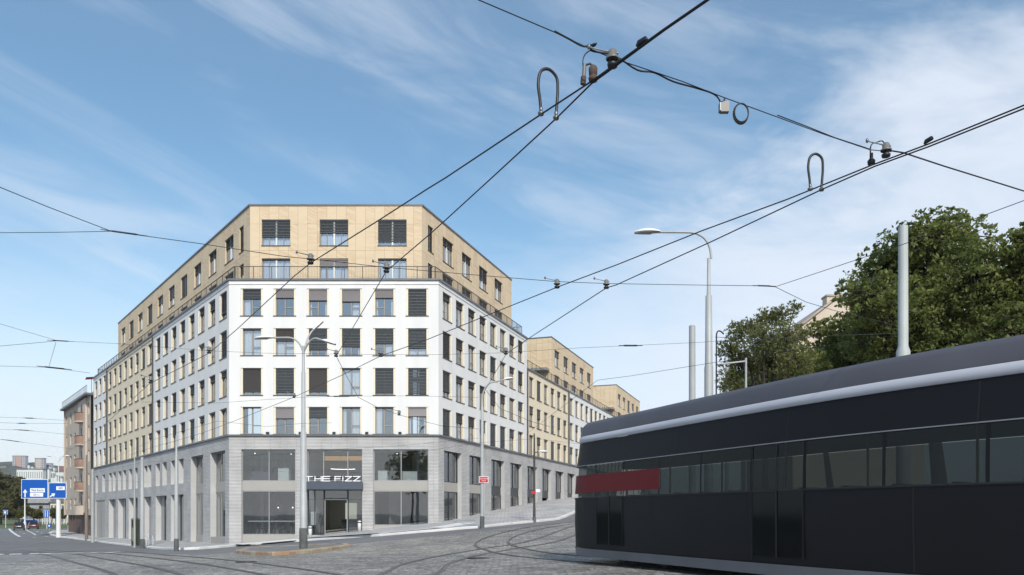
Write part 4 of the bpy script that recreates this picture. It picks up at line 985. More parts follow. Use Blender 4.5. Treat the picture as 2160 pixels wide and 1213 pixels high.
def A_(t, s_, w_, h_):
    X0 = lambda v: (v-1186)/17.84*s_*1 ; cx = (270+1275)/2; cz = (190+905)/2
    u = lambda x_: (x_-cx)/17.84*s_; z = lambda y_: (cz-y_)/17.84*s_
    plate(t, u(605), u(1160), z(680), z(525), 'Mladá Boleslav'); plate(t, u(605), u(1095), z(840), z(700), 'Ústí n. L.')
    a = MB(); a.prism([(u(398),z(865)),(u(440),z(865)),(u(440),z(680)),(u(505),z(690)),(u(420),z(560)),(u(335),z(690)),(u(398),z(680))], -.04, -.022, 'sign_white'); a.build('arrow', t, True)
def B_(t, s_, w_, h_):
    cx = (1295+1970)/2; cz = (325+915)/2
    u = lambda x_: (x_-cx)/17.84*s_; z = lambda y_: (cz-y_)/17.84*s_
    plate(t, u(1590), u(1910), z(605), z(465), 'LIBEŇ')
    a = MB(); a.prism([(u(1340),z(845)),(u(1440),z(770)),(u(1395),z(735)),(u(1555),z(730)),(u(1500),z(860)),(u(1475),z(810)),(u(1370),z(872))], -.04, -.022, 'sign_white'); a.build('arrow', t, True)
dsign(45, 1010.8, 101.3, 1051.5, 'larger blue direction sign with a straight ahead arrow and two white plates', A_)
dsign(102.6, 1018, 140, 1051.3, 'smaller blue direction sign with a slanting arrow and one white plate', B_)
# ------------------------------------------------------------------ taupe neighbour house
NB = FL.pt(-53, 0, -3); nb = thing('apartment_house', 'taupe apartment house with rounded rust red balconies and brown ground floor', 'building', NB); nb['_o'] = tuple(NB)
mat('taupe_render', (.50, .43, .35), .9, var=.06, vscale=.4, bump=.1); mat('pinkish_render', (.60, .50, .41), .9, var=.05, vscale=.5); mat('brown_base', (.13, .085, .065), .85, var=.15, vscale=.7); mat('balcony_rust', (.30, .19, .14), .7, var=.15, vscale=1.5)
mat('white_frame', (.7, .68, .63), .6)
ops = []; NR = [-.1+3.05*k for k in range(5)]
nw = MB(); W0 = [(-69.0, 1.5), (-65.6, 1.5)]; W1 = [(-54.9, 1.0)]
for z in NR:
    for u, wd in W0+[(-72.3, .9)]+W1: ops.append((u, u+wd, z+.85, z+2.35))
wall(nw, FL, -73, -53, .2, 15.3, ops, .18, 'taupe_render', wo=-.3)
nw.box(FL, -73, -53, -.29, 8, -.1, .2, 'taupe_render')
E = Frame(FL.pt(-73, 9, 0)[:2], -FL.i); wall(nw, E, 0, 9.5, -.1, 15.3, [], .1, 'taupe_render'); nw.build('upper_wall', nb)
for (a, b, c, d) in ops:
    f = MB(); f_ = .08
    for r_ in ((a, a+f_, c, d), (b-f_, b, c, d), (a+f_, b-f_, c, c+f_), (a+f_, b-f_, d-f_, d), ((a+b)/2-.04, (a+b)/2+.04, c+f_, d-f_)): f.box(FL, r_[0], r_[1], -.18, -.12, r_[2], r_[3], 'white_frame')
    f.face([FL.pt(a, -.14, c), FL.pt(b, -.14, c), FL.pt(b, -.14, d), FL.pt(a, -.14, d)], 'neigh_glass' if 'neigh_glass' in M else 'blind_slate'); f.build('window', nb)
g_ = MB(); o2 = [(-70.5, -69.4, -1.2, .0), (-68.3, -67.2, -1.2, .0)]; wall(g_, FL, -72.6, -53, -4.2, -.1, o2, .3, 'brown_base'); E = Frame(FL.pt(-72.6, 9, 0)[:2], -FL.i); wall(g_, E, 0, 9, -4.2, -.1, [], .1, 'brown_base'); 
for a, b, c, d in o2: g_.face([FL.pt(a, .28, c), FL.pt(b, .28, c), FL.pt(b, .28, d), FL.pt(a, .28, d)], 'curtain')
g_.build('ground_floor_wall', nb)
by = MB(); by.box(FL, -61.0, -55.6, -.5, -.3, .2, 15.2, 'pinkish_render'); by.build('oriel', nb)
for k in range(5):
    u0 = -58.2; z = NR[k]+.35; bal = MB(); n = 12
    pr = [FL.pt(u0+1.25*math.cos(math.pi*i/n), -.5-.85*math.sin(math.pi*i/n), 0) for i in range(n+1)]
    bal.grid([[v+Vector((0,0,zz)) for v in pr] for zz in (z-.3, z-.1)], 'taupe_render'); bal.face([v+Vector((0,0,z-.3)) for v in pr], 'taupe_render'); bal.face([v+Vector((0,0,z-.1)) for v in pr], 'taupe_render'); o = bal.build('balcony', nb)
    pn = MB(); pn.grid([[v+Vector((0,0,zz)) for v in pr] for zz in (z-.1, z+.95)], 'balcony_rust' if k else 'taupe_render'); c_ = [v*1 for v in pr]; pn.tube([v+Vector((0,0,z+.97)) for v in pr], .04, 'rail_metal', 6); m2 = pn.mesh('parapet', tuple(NB)); child('parapet', m2, o)
    dr = MB(); dr.box(FL, u0-.5, u0+.5, -.54, -.5, z-.05, z+2.1, 'blind_dark'); dr.build('balcony_door', nb)
rr = MB(); rr.box(FL, -73.4, -53, -.95, 8.5, 15.3, 15.55, 'flashing'); rr.box(FL, -72, -53.2, 2.2, 8, 15.55, 17.6, 'taupe_render'); rr.box(FL, -60, -58.5, 1.2, 2.2, 15.55, 17.4, 'pinkish_render'); rr.build('roof', nb)
rm_ = FL; F_ = FL
mb = MB(); mb.box(FL, -73.2, -53.2, -.72, -.68, 16.5, 16.55, 'rail_metal')
for i in range(24): u = -73.1+i*.86; mb.box(FL, u-.02, u+.02, -.72, -.68, 15.55, 16.5, 'rail_metal')
mb.build('roof_railing', nb)
mb = MB(); mb.face([FL.pt(-56.9,-.3,17.75), FL.pt(-55.0,-.5,17.8), FL.pt(-55.1,1.2,18.1), FL.pt(-56.9,1.2,18.0)], 'sign_red'); mb.tube([FL.pt(-56,.3,15.5), FL.pt(-56,.3,17.95)], .03, 'rail_metal', 5); 
t = thing('parasol', 'red parasol on the roof terrace of the taupe house', 'parasol', FL.pt(-56,.3,15.55)); t['_o'] = tuple(t.location); mb.build('canopy', t)
# ------------------------------------------------------------------ tram
mat('tram_body', (.010, .010, .012), .5, spec=.18, var=.08, vscale=.6); mat('tram_roof', (.085, .085, .10), .5, var=.10, vscale=.8); mat('tram_white', (.50, .51, .56), .4, var=.04)
mat('tram_skirt', (.16, .165, .18), .5, var=.12); mat('tram_red', (.13, .006, .009), .5, spec=.2); mat('tram_gap', (.008, .008, .008), .7); mat('tram_int', (.03, .03, .03), .8)
path = spline([Vector((*p_, 0)) for p_ in NEAR], 10)
L_ = [0]
for i in range(1, len(path)): L_.append(L_[-1]+(path[i]-path[i-1]).length)
TOT = L_[-1]
def along(s_):
    s_ = max(0, min(TOT-.001, s_)); i = max(k for k in range(len(L_)-1) if L_[k] <= s_); f = (s_-L_[i])/(L_[i+1]-L_[i]); p_ = path[i].lerp(path[i+1], f)
    t = (path[min(i+2, len(path)-1)]-path[max(i-1, 0)]).normalized(); return p_, t
TZ = -1.22                                          # rail level under the car
def tp_(s_, o, z):                                  # s along the car from its nose, o from near side to far side, z above the camera's height
    p_, t = along(s_); n_ = Vector((-t.y, t.x, 0)); return Vector((p_.x+n_.x*o, p_.y+n_.y*o, z))
WT = 2.5; S1 = TOT-.4
def nose(s_): return 0 if s_ > 1.5 else (1-s_/1.5)**2.2
def tstrip(mb, s0, s1, prof, m_, step=.4, inset=0, sm=True):
    n = max(1, int((s1-s0)/step)); rows = []
    for i in range(n+1):
        s_ = s0+(s1-s0)*i/n; k = nose(s_); rows.append([tp_(s_+max(0, z-.2)*.42*nose(s_), o+inset+(WT/2-o)*k*.55, z-(.25*k if z > 2.1 else 0)) for o, z in prof])
    mb.grid(rows, m_, sm)
NOSE = along(.0)[0]
tr = thing('tram', 'dark grey tram with a white roof line and red side panel crossing the right foreground', 'tram', (NOSE.x, NOSE.y, TZ)); tr['_o'] = (NOSE.x, NOSE.y, TZ)
side_p = [(0.0,-.88),(-.03,-.2),(-.03,.42)]; up_p = [(-.015,1.27),(.03,1.6),(.06,1.88)]; far = lambda P_: [(WT-o, z) for o, z in P_][::-1]
b = MB(); tstrip(b, 0, S1, side_p, 'tram_body'); tstrip(b, 0, S1, far(side_p), 'tram_body')
tstrip(b, 0, S1, up_p, 'tram_body'); tstrip(b, 0, S1, far(up_p), 'tram_body')
front = []
zz = [-.88, -.2, .42, 1.27, 1.6, 1.88, 2.05, 2.4]
def nrow(z): return [tp_(max(0, z-.2)*.42-.25*math.sin(math.pi*j/10), .55*WT/2+(WT*.45)*j/10, z-(.25 if z > 2.1 else 0)) for j in range(11)]
b.grid([nrow(-.88), nrow(-.2), nrow(.3)], 'tram_body'); b.grid([nrow(1.6), nrow(1.88), nrow(2.05), nrow(2.4)], 'tram_body')
b.build('body', tr)
ws = MB(); ws.grid([nrow(.3), nrow(.8), nrow(1.27), nrow(1.6)], 'tram_glass'); ws.build('windscreen', tr)
sk = MB(); tstrip(sk, .1, S1, [(.03,-1.10),(-.01,-.89)], 'tram_skirt'); tstrip(sk, .1, S1, [(WT-.03,-1.10),(WT,-.885)][::-1], 'tram_skirt'); tstrip(sk, .1, S1, [(WT-.1,-.9),(.1,-.9)], 'tram_gap'); sk.build('skirt', tr)
wl_ = MB(); tstrip(wl_, 0, S1, [(.058,1.885),(.035,1.90),(.05,2.04),(.08,2.06)], 'tram_white'); tstrip(wl_, 0, S1, far([(.06,1.88),(.04,1.90),(.06,2.05)]), 'tram_white'); wl_.build('white_roof_line', tr)
ro_ = MB(); tstrip(ro_, 0, S1, [(.08,2.065),(.10,2.32),(.22,2.43),(.5,2.47),(2.0,2.47),(2.28,2.43),(2.4,2.32),(2.42,2.06)], 'tram_roof'); ro_.build('roof', tr)
for i, (a, c) in enumerate(((4.2, 2.0), (8.6, 2.4), (13.2, 2.6))):
    e = MB(); tstrip(e, a, a+c, [(.75,2.46),(.78,2.53),(.9,2.56),(1.6,2.56),(1.72,2.53),(1.75,2.46)], 'tram_roof', sm=False); e.build('roof_unit', tr)
# side windows: panes, posts, doors
pn = []
s_ = 1.15; i = 0
lay = [('w', 1.0), ('d', 1.3), ('w', 1.5), ('w', 1.5), ('w', 1.5), ('d', 1.3), ('w', 1.5), ('w', 1.5), ('w', 1.5), ('d', 1.3), ('w', 1.5), ('w', 1.5), ('w', 1.5)]
ps = MB()
for kd, ln in lay:
    if s_+ln > S1: break
    if kd == 'w':
        w_ = MB(); tstrip(w_, s_+.03, s_+ln-.03, [(-.034,.44),(-.026,.85),(-.018,1.25)], 'tram_glass'); w_.build('window', tr)
        ps_ = [(-.036,.42),(-.018,1.272)]
    else:
        for h_ in (0, 1):
            d = MB(); a = s_+.04+h_*(ln/2-.02); c = a+ln/2-.06
            tstrip(d, a, c, [(-.036,-.75),(-.040,.0),(-.036,.62),(-.02,1.25)], 'tram_glass'); o = d.build('door', tr)
            e = MB(); tstrip(e, a-.02, a+.0, [(-.045,-.78),(-.05,.4),(-.03,1.26)], 'tram_gap'); tstrip(e, c, c+.02, [(-.045,-.78),(-.05,.4),(-.03,1.26)], 'tram_gap'); m2 = e.mesh('door_seal', tr['_o']); child('door_seal', m2, o)
    tstrip(ps, s_+ln-.03, s_+ln+.03, [(-.037,.44),(-.03,.85),(-.019,1.27)], 'tram_body')
    s_ += ln
ps.build('window_post', tr)
sm_ = MB()
for a in (1.05, 4.6, 7.9, 11.2, 14.4): tstrip(sm_, a, a+.025, [(-.003,-.86),(-.034,-.2),(-.034,.40)], 'tram_gap'); tstrip(sm_, a+.9, a+.92, [(-.018,1.29),(.027,1.6),(.056,1.87)], 'tram_gap')
sm_.build('panel_seam', tr)
g2 = MB(); tstrip(g2, .3, S1, [(-.04,.405),(-.045,.43),(-.036,.44)], 'tram_gap'); tstrip(g2, .3, S1, [(-.03,1.262),(-.026,1.275),(-.016,1.282)], 'tram_skirt'); g2.build('trim_line', tr)
rp = MB(); tstrip(rp, .15, 5.0, [(-.052,.56),(-.046,.80),(-.042,1.02)], 'tram_red'); rp.build('red_side_panel', tr)
mat('seat_fabric', (.10, .03, .03), .8); mat('hand_rail', (.45, .33, .05), .4)
fw = MB(); tstrip(fw, .6, S1, far([(-.02,.44),(-.02,1.26)]), 'tram_glass'); fw.build('far_side_window', tr)
fl_ = MB(); tstrip(fl_, .3, S1, [(.05,-.72),(2.45,-.72)], 'tram_int'); tstrip(fl_, .3, S1, [(.08,1.62),(2.42,1.62)], 'tram_int'); fl_.build('floor', tr)
a = 1.6
while a < S1-1:
    for o_ in (.35, 2.0):
        st = MB(); P4 = [tp_(a, o_, -.25), tp_(a+.42, o_, -.25), tp_(a+.42, o_+.45, -.25), tp_(a, o_+.45, -.25)]
        st.face(P4, 'seat_fabric'); st.grid([[tp_(a+.42+k*.03, o_+j*.15, zz) for j in range(4)] for k, zz in ((0,-.25),(1,.1),(2,.48))], 'seat_fabric'); st.grid([[tp_(a+.47+k*.03, o_+j*.15, zz) for j in range(4)] for k, zz in ((0,-.72),(1,.1),(2,.48))], 'seat_fabric'); st.build('passenger_seat', tr)
    a += .95
a = 2.2
while a < S1-1:
    hr = MB(); hr.tube([tp_(a, .85, -.72), tp_(a, .85, 1.6)], .02, 'hand_rail', 6); hr.build('hand_rail', tr); a += 1.9
for o_ in (.55, 1.95):
    hl = MB(); c = tp_(-.15, .55*WT/2+(WT*.45)*(.1 if o_ < 1 else .9), -.35); hl.blob(c, .11, .08, .08, 'lamp_lens', 10, 6); hl.build('headlight', tr)
for a in (2.6, 4.4, 11.2, 13.0):
    for o_ in (.52, 1.95):
        wh = MB(); p_, t = along(a); n_ = Vector((-t.y, t.x, 0)); c = tp_(a, o_, TZ+.33)
        rows = []
        for k, (rr_, oo) in enumerate(((.05,-.06),(.30,-.06),(.33,-.03),(.33,.03),(.30,.06),(.05,.06))):
            rows.append([c+n_*oo+t*(rr_*math.cos(2*math.pi*j/20))+Vector((0,0,rr_*math.sin(2*math.pi*j/20))) for j in range(20)])
        wh.grid(rows, 'rail_steel', True, True); wh.build('wheel', tr)
# ------------------------------------------------------------------ overhead line
ZC = 4.1; ZS = 4.35; CR = .0085
def wire(name, label, pts, z, r=CR, m_='wire_metal', group='tram contact wires', cat='wire', sag=0):
    P = [at(a, b, z) if len((a, b)) == 2 else None for a, b in pts]
    mb = MB(); mb.tube(P, r, m_, 6); o = mb.build(name); tag(o, label, cat, group); return P
CW = 'contact_wire'
wire(CW, 'thick dark contact wire from the top edge down across the left corner of the building', [(1640,-112),(1490,0),(1400,62),(1300,134),(1250,170),(1140,242),(940,375),(900,399.5),(800,464),(656,554),(620,583),(500,694.5),(441,745),(315,809.5),(222,894.6),(193,926.8),(146,949),(123.7,973.8)], ZC)
wire(CW, 'contact wire diverging down from the top edge to the middle of the white front', [(1648,-112),(1494,0),(1404,62),(1303,136),(1248,176),(1172,251),(1045,368),(940,464),(902,498),(815,572),(709,751),(732,795),(755.7,838),(793.8,858),(844.6,876),(931.7,898.5),(1010,905)], ZC)
wire(CW, 'contact wire from the right edge sweeping down across the whole white building', [(2330,150),(2160,222),(1958,304),(1840,348),(1662,420),(1480,487),(1300,559),(1174.7,606),(1038,661),(900,716.7),(803,751),(720,792),(619.6,838),(560,862),(460,901.5),(412,918),(324,943),(272,960)], ZC)
wire(CW, 'contact wire from the right edge down to the right street lamp', [(2330,160),(2160,229),(1960,309),(1845,351),(1733,400),(1500,510),(1300,601),(1279.5,607),(1117,712.7),(1068,746),(1024,821.5),(1054,861),(1120,889),(1160,900)], ZC)
SW = 'span_wire'
def swire(label, pts, z=ZS, r=.0045): return wire(SW, label, pts, z, r, group='thin span wires over the square')
swire('thin span wire entering at the top and running to the upper junction', [(960,-22),(1010,0),(1170,68),(1245,103)], ZS+.15, .005)
swire('span wire hanging slack between the two wire crossings with clips along it', [(1245,103),(1290,122),(1345,140),(1440,172),(1520,203),(1640,247),(1740,284),(1835,316),(1880,320)], ZS+.1, .005)
swire('span wire from the right crossing to the right edge of the picture', [(1880,318),(1905,322),(1990,350),(2080,378),(2160,403),(2300,450)], ZS+.1, .009)
# slack feeder cable under the span wire
P_ = [at(a, b, ZS+.1) for a, b in [(1170,66),(1200,82),(1232,98),(1258,92),(1246,106),(1285,114),(1305,122),(1345,148),(1380,153),(1420,172),(1470,186),(1505,198),(1518,212),(1524,232)]]
mb = MB(); mb.tube(spline(P_, 4), .009, 'black_rubber', 6); tag(mb.build('feeder_cable'), 'black feeder cable looping under the upper span wire', 'cable')
P_ = [at(a, b, ZS+.13) for a, b in [(1640,243),(1700,266),(1760,290),(1800,303),(1836,315)]]
mb = MB(); mb.tube(P_, .006, 'black_rubber', 6); tag(mb.build('feeder_cable'), 'black feeder cable clipped to the span wire near the right crossing', 'cable')
swire('span wire from the upper left edge across the tan storeys to the right trees', [(-120,345),(0,395),(100,436),(235,488),(300,497),(430,515),(600,541),(652,546),(816,564),(990,579),(1174,594),(1278,598),(1450,601),(1600,603),(1635,605),(1735,572),(1840,537),(1960,497),(2160,423),(2300,372)], r=.0055)
swire('nearly level span wire at the left edge joining the upper left junction', [(-100,491),(0,491),(120,490),(235,488)])
swire('branch wire from the right junction down to the stepped green pole', [(1635,605),(1700,637),(1760,655),(1830,672),(1896,688)], r=.0055)
swire('span wire from the left edge passing before the tan wing', [(-100,655),(0,683),(122,719),(250,725),(440,740),(560,745),(709,747),(803,748),(930,748),(1067,744),(1200,735),(1330,729),(1480,722),(1600,712)], r=.004)
swire('low span wire at the left edge rising to the small left junction', [(-100,742),(0,730),(122,719)], r=.005)
swire('lowest of the left junction wires ending at the taupe house', [(-100,769),(0,772),(103,775),(190,787)], r=.005)
swire('short hanging link between two left junctions', [(118,722),(103,774)], r=.005)
for i, (a, b, c) in enumerate([((-60,878),(62,882),(140,887)), ((-60,890),(48,893),(140,893)), ((-60,903),(50,907.5),(150,917)), ((-60,921),(27,930),(160,948))]):
    swire(['topmost', 'second', 'third', 'lowest'][i]+' of four thin wires in the low sky at the left edge', [a, b, c], r=.006)
swire('thin wire across the white front at the height of the fourth row of windows', [(300,848),(460,850),(560,843),(640,838),(720,836),(860,835),(1010,838)], r=.005)
swire('wire bending over the grey base towards the lamp pole', [(200,985),(330,925),(460,888),(560,900),(640,893),(700,892)], 4.2, .006)
swire('wire crossing the grey base from the left poles to the lamp pole', [(195,998),(300,975),(460,968),(560,958),(636,957)], 4.2, .006)
swire('wire sagging across the grey base between the left poles', [(195,1012),(300,1016),(372,1022),(480,1019),(640,1018)], 3.2, .006)
swire('wire from the lamp pole over the first floor windows to the right', [(640,958),(700,948),(850,940),(1010,924)], 4.4, .006)
swire('wire across the right street at the cornice', [(860,958),(1000,935),(1130,925),(1250,940)], 4.4, .006)
swire('faint wire in the pale sky right of the building', [(1110,916),(1260,802),(1330,793),(1460,772),(1590,752),(1700,735),(1896,707)], 4.2, .006)
swire('pale wire between the curved lamp and the stepped pole', [(1509,711),(1600,716),(1730,709),(1896,703)], 3.9, .006)
# --- fittings
def clamp(px, py, label, sc_=1.0, flip=-1, z=ZC):
    c = at(px, py, z); t = thing('wire_clamp', label, 'wire clamp', c, 'clamps holding the contact wires')
    a = MB(); a.lathe([(0,0),(.05*sc_,0),(.055*sc_,.03*sc_),(.03*sc_,.05*sc_),(.03*sc_,.07*sc_)], (0,0,-.005), 'black_rubber', 12); a.build('wire_grip', t, True)
    a = MB(); a.lathe([(.065*sc_,.07*sc_),(.07*sc_,.085*sc_),(.045*sc_,.10*sc_),(.045*sc_,.15*sc_),(.03*sc_,.17*sc_),(0,.17*sc_)], (0,0,0), 'porcelain', 14); a.build('insulator', t, True)
    a = MB(); a.tube([(0,0,.14*sc_), (flip*.09*sc_,0,.16*sc_), (flip*.22*sc_,0,.19*sc_)], [.012*sc_,.008*sc_,.007*sc_], 'clamp_metal', 8); a.blob((flip*.24*sc_,0,.20*sc_), .02*sc_, .02*sc_, .03*sc_, 'clamp_metal', 8, 5); a.tube([(0,0,.15*sc_), (-flip*.06*sc_,0,.13*sc_)], .012*sc_, 'clamp_metal', 6); a.build('arm', t, True)
    return t
for px, py, lb, k in [(1292,140,'large pale clamp at the upper wire crossing',1.1),(1869,330,'pale clamp at the right wire crossing beside a small loop',1.1),(655,556,'clamp on the upper wire before the second tan storey',1.15),(815,574,'clamp on the diverging wire before the right terrace door',1.15),
      (1175,607,'clamp on the sky right of the tan top floor, left of two',1.1),(1279,608,'clamp on the sky right of the tan top floor, right of two',1.1),(709,752,'small clamp at the sharp bend beside the three armed lamp',1.2),(803,752,'small clamp before the fifth window of the second white row',1.2),
      (441,745,'small clamp before the left street windows',1.2),(1067,747,'small clamp before the right street windows',1.2),(620,839,'tiny clamp between the second and third window columns',1.2),(318,808,'tiny clamp before the cream left wing',1.5),(842,876,'tiny clamp low on the white front near the fifth column',1.5)]:
    clamp(px, py, lb, k*.82)
def loop_(ax, ay, bx, by, top, label, r=.016):
    A = at(ax, ay, ZC); B = at(bx, by, ZC); t = thing('jumper_loop', label, 'cable loop', (A+B)/2, 'black loops linking the contact wires'); c = (A+B)/2
    h = (ay-top)*A.y/FPX; d = (B-A)/2; P_ = spline([A-c+Vector((0,0,.03)), A-c-d*.12+Vector((0,0,h*.3)), A-c-d*.35+Vector((0,0,h*.62)), A-c*1-d*.02+Vector((0,0,h*.9)), Vector((0,0,h)), B-c+d*.05+Vector((0,0,h*.88)), B-c+d*.22+Vector((0,0,h*.6)), B-c+d*.1+Vector((0,0,h*.3)), B-c+Vector((0,0,.03))], 5)
    m_ = MB(); m_.tube(P_, r, 'black_rubber', 8); m_.build('cable', t, True)
    for q_ in (A-c, B-c):
        m_ = MB(); m_.lathe([(0,-.01),(.028,-.01),(.034,.015),(.014,.03),(.02,.055),(.013,.08),(0,.08)], q_, 'clamp_metal', 10); m_.build('foot_clamp', t, True)
loop_(1141, 241, 1173, 250, 141, 'larger black cable loop standing on the upper pair of wires')
loop_(1709, 400, 1733, 401, 324, 'smaller black cable loop standing on the right pair of wires')
P_ = [at(1837,344,ZC), at(1837,344,ZC)+Vector((0,0,.2)), atd(1850,300,10.3), atd(1862,298,10.3), atd(1870,312,10.3)]
mb = MB(); mb.tube(spline(P_, 5), .008, 'black_rubber', 6); tag(mb.build('jumper_cable'), 'small arched cable over the right wire crossing', 'cable')
c = at(1838, 345, ZC); mb = MB(); mb.lathe([(0,-.01),(.04,-.01),(.045,.03),(.02,.06),(.02,.12),(0,.12)], c, 'wire_metal', 10); tag(mb.build('wire_grip'), 'dark grip on the wire below the small arched cable', 'wire clamp')
c = at(1251, 171, ZC); t = thing('hanging_insulator', 'brown and grey insulator standing beside the upper crossing', 'insulator', c)
m_ = MB(); m_.lathe([(0,0),(.04,0),(.045,.03),(.03,.05),(.04,.06),(.042,.12),(.03,.14),(0,.14)], (0,0,0), 'rust', 12); m_.build('body', t, True)
m_ = MB(); m_.tube([(0,0,.14), (-.03,0,.165), (-.075,0,.15)], .01, 'wire_metal', 6); m_.tube([(-.08,0,.16), (-.09,0,.02)], .018, 'porcelain', 8); m_.tube([(-.09,0,.04),(-.095,0,-.03)], .026, 'rust', 8); m_.build('side_rod', t, True)
m_ = MB(); e = at(1246, 106, ZS+.1)-c; m_.tube(arc((-.09,0,.12), (-.12,0,.25), e), .006, 'black_rubber', 6); m_.build('lead', t, True)
for px, py, lb in ((1352, 97, 'dark splice lump on the upper wire pair'), (1957, 303, 'dark splice lump on the right wire pair')):
    c = at(px, py, ZC); d = (at(px+40, py-24, ZC)-c).normalized(); m_ = MB(); m_.tube([c-d*.05+Vector((0,0,.02)), c-d*.02+Vector((0,0,.035)), c+d*.05+Vector((0,0,.035)), c+d*.07+Vector((0,0,.02))], [.012,.026,.026,.012], 'black_rubber', 8); tag(m_.build('wire_splice'), lb, 'splice', 'splices on the wire pairs')
c = at(1528, 212, ZS+.1); t = thing('cable_box', 'small pale terminal box hanging from the upper span wire', 'cable box', c)
m_ = MB(); m_.box(WF, -.045, .045, -.03, .03, -.13, -.02, 'porcelain'); m_.box(WF, -.055, -.045, -.035, .035, -.12, -.03, 'clamp_metal'); m_.build('box', t, True); m_ = MB(); m_.tube([(0,0,-.02),(0,0,.02)], .01, 'wire_metal', 6); m_.build('hook', t, True)
c = at(1563, 220, ZS+.1); m_ = MB()
for k in range(4): m_.tube([c+Vector((.075*math.cos(a)*(1+.03*k), .01*k-.02, -.10+.10*math.sin(a)*(1+.04*k))) for a in [i*math.pi/12 for i in range(25)]], .007, 'porcelain' if k % 2 else 'wire_metal', 6, False)
tag(m_.build('cable_coil'), 'coil of spare cable hanging from the upper span wire', 'cable coil')
def sleeve(px, py, ln, label, z=ZS, r=.012, ang=0):
    c = at(px, py, z); d = (at(px+20, py+20*math.tan(R(ang)), z)-c).normalized(); L = ln*c.y/FPX/2/max(.3, abs(d.x)); m_ = MB(); m_.tube([c-d*L, c-d*L*.6, c-d*L*.5, c+d*L*.5, c+d*L*.6, c+d*L], [r*.4,r*.5,r,r,r*.5,r*.4], 'wire_metal', 8)
    tag(m_.build('wire_insulator'), label, 'insulator', 'dark sleeve insulators on span wires')
for px, py, ln, lb, a in [(262,491,80,'dark sleeve at the upper left wire junction',8),(128,719,50,'dark sleeve at the middle left junction',3),(115,776,50,'dark sleeve at the lower left junction',6),(1612,603,50,'dark sleeve at the right junction before the trees',2),(1330,729,50,'pale sleeve in the sky right of the building',0),(62,882,24,'topmost little sleeve at the left edge',2),(46,893,22,'second little sleeve at the left edge',1),(50,907.5,24,'third little sleeve at the left edge',4),(27,930,22,'lowest little sleeve at the left edge',8),(720,836,60,'sleeve before the white front beside the lamp pole',0)]:
    sleeve(px, py, ln, lb, ang=a, r=.014 if px > 100 and py < 720 else .022)
# ------------------------------------------------------------------ trees
def leafmat(name, c1, c2, tr=.52):
    g = G(name); ge = g.n('ShaderNodeNewGeometry'); f = g.math('MULTIPLY_ADD', g.ramp(g.noise(ge.outputs['Position'], .55, 3), .38, .62), .6, g.math('MULTIPLY', ge.outputs['Random Per Island'], .4))
    c = g.mix(f, c1, c2); g.l(c, g.b.inputs['Base Color']); g.b.inputs['Roughness'].default_value = .55; g.b.inputs['Specular IOR Level'].default_value = .35
    t = g.n('ShaderNodeBsdfTranslucent'); g.l(c, t.inputs[0]); mx = g.n('ShaderNodeMixShader'); mx.inputs[0].default_value = tr
    o = g.nt.nodes['Material Output']; g.l(g.b.outputs[0], mx.inputs[1]); g.l(t.outputs[0], mx.inputs[2]); g.l(mx.outputs[0], o.inputs[0])
leafmat('leaves_dark', (.10, .135, .035), (.28, .31, .09)); leafmat('leaves_olive', (.10, .125, .04), (.25, .26, .09)); leafmat('leaves_yellow', (.10, .12, .03), (.24, .22, .05)); leafmat('leaves_far', (.10, .11, .045), (.23, .21, .09))
mat('bark', (.06, .05, .04), .9, var=.2, vscale=4)
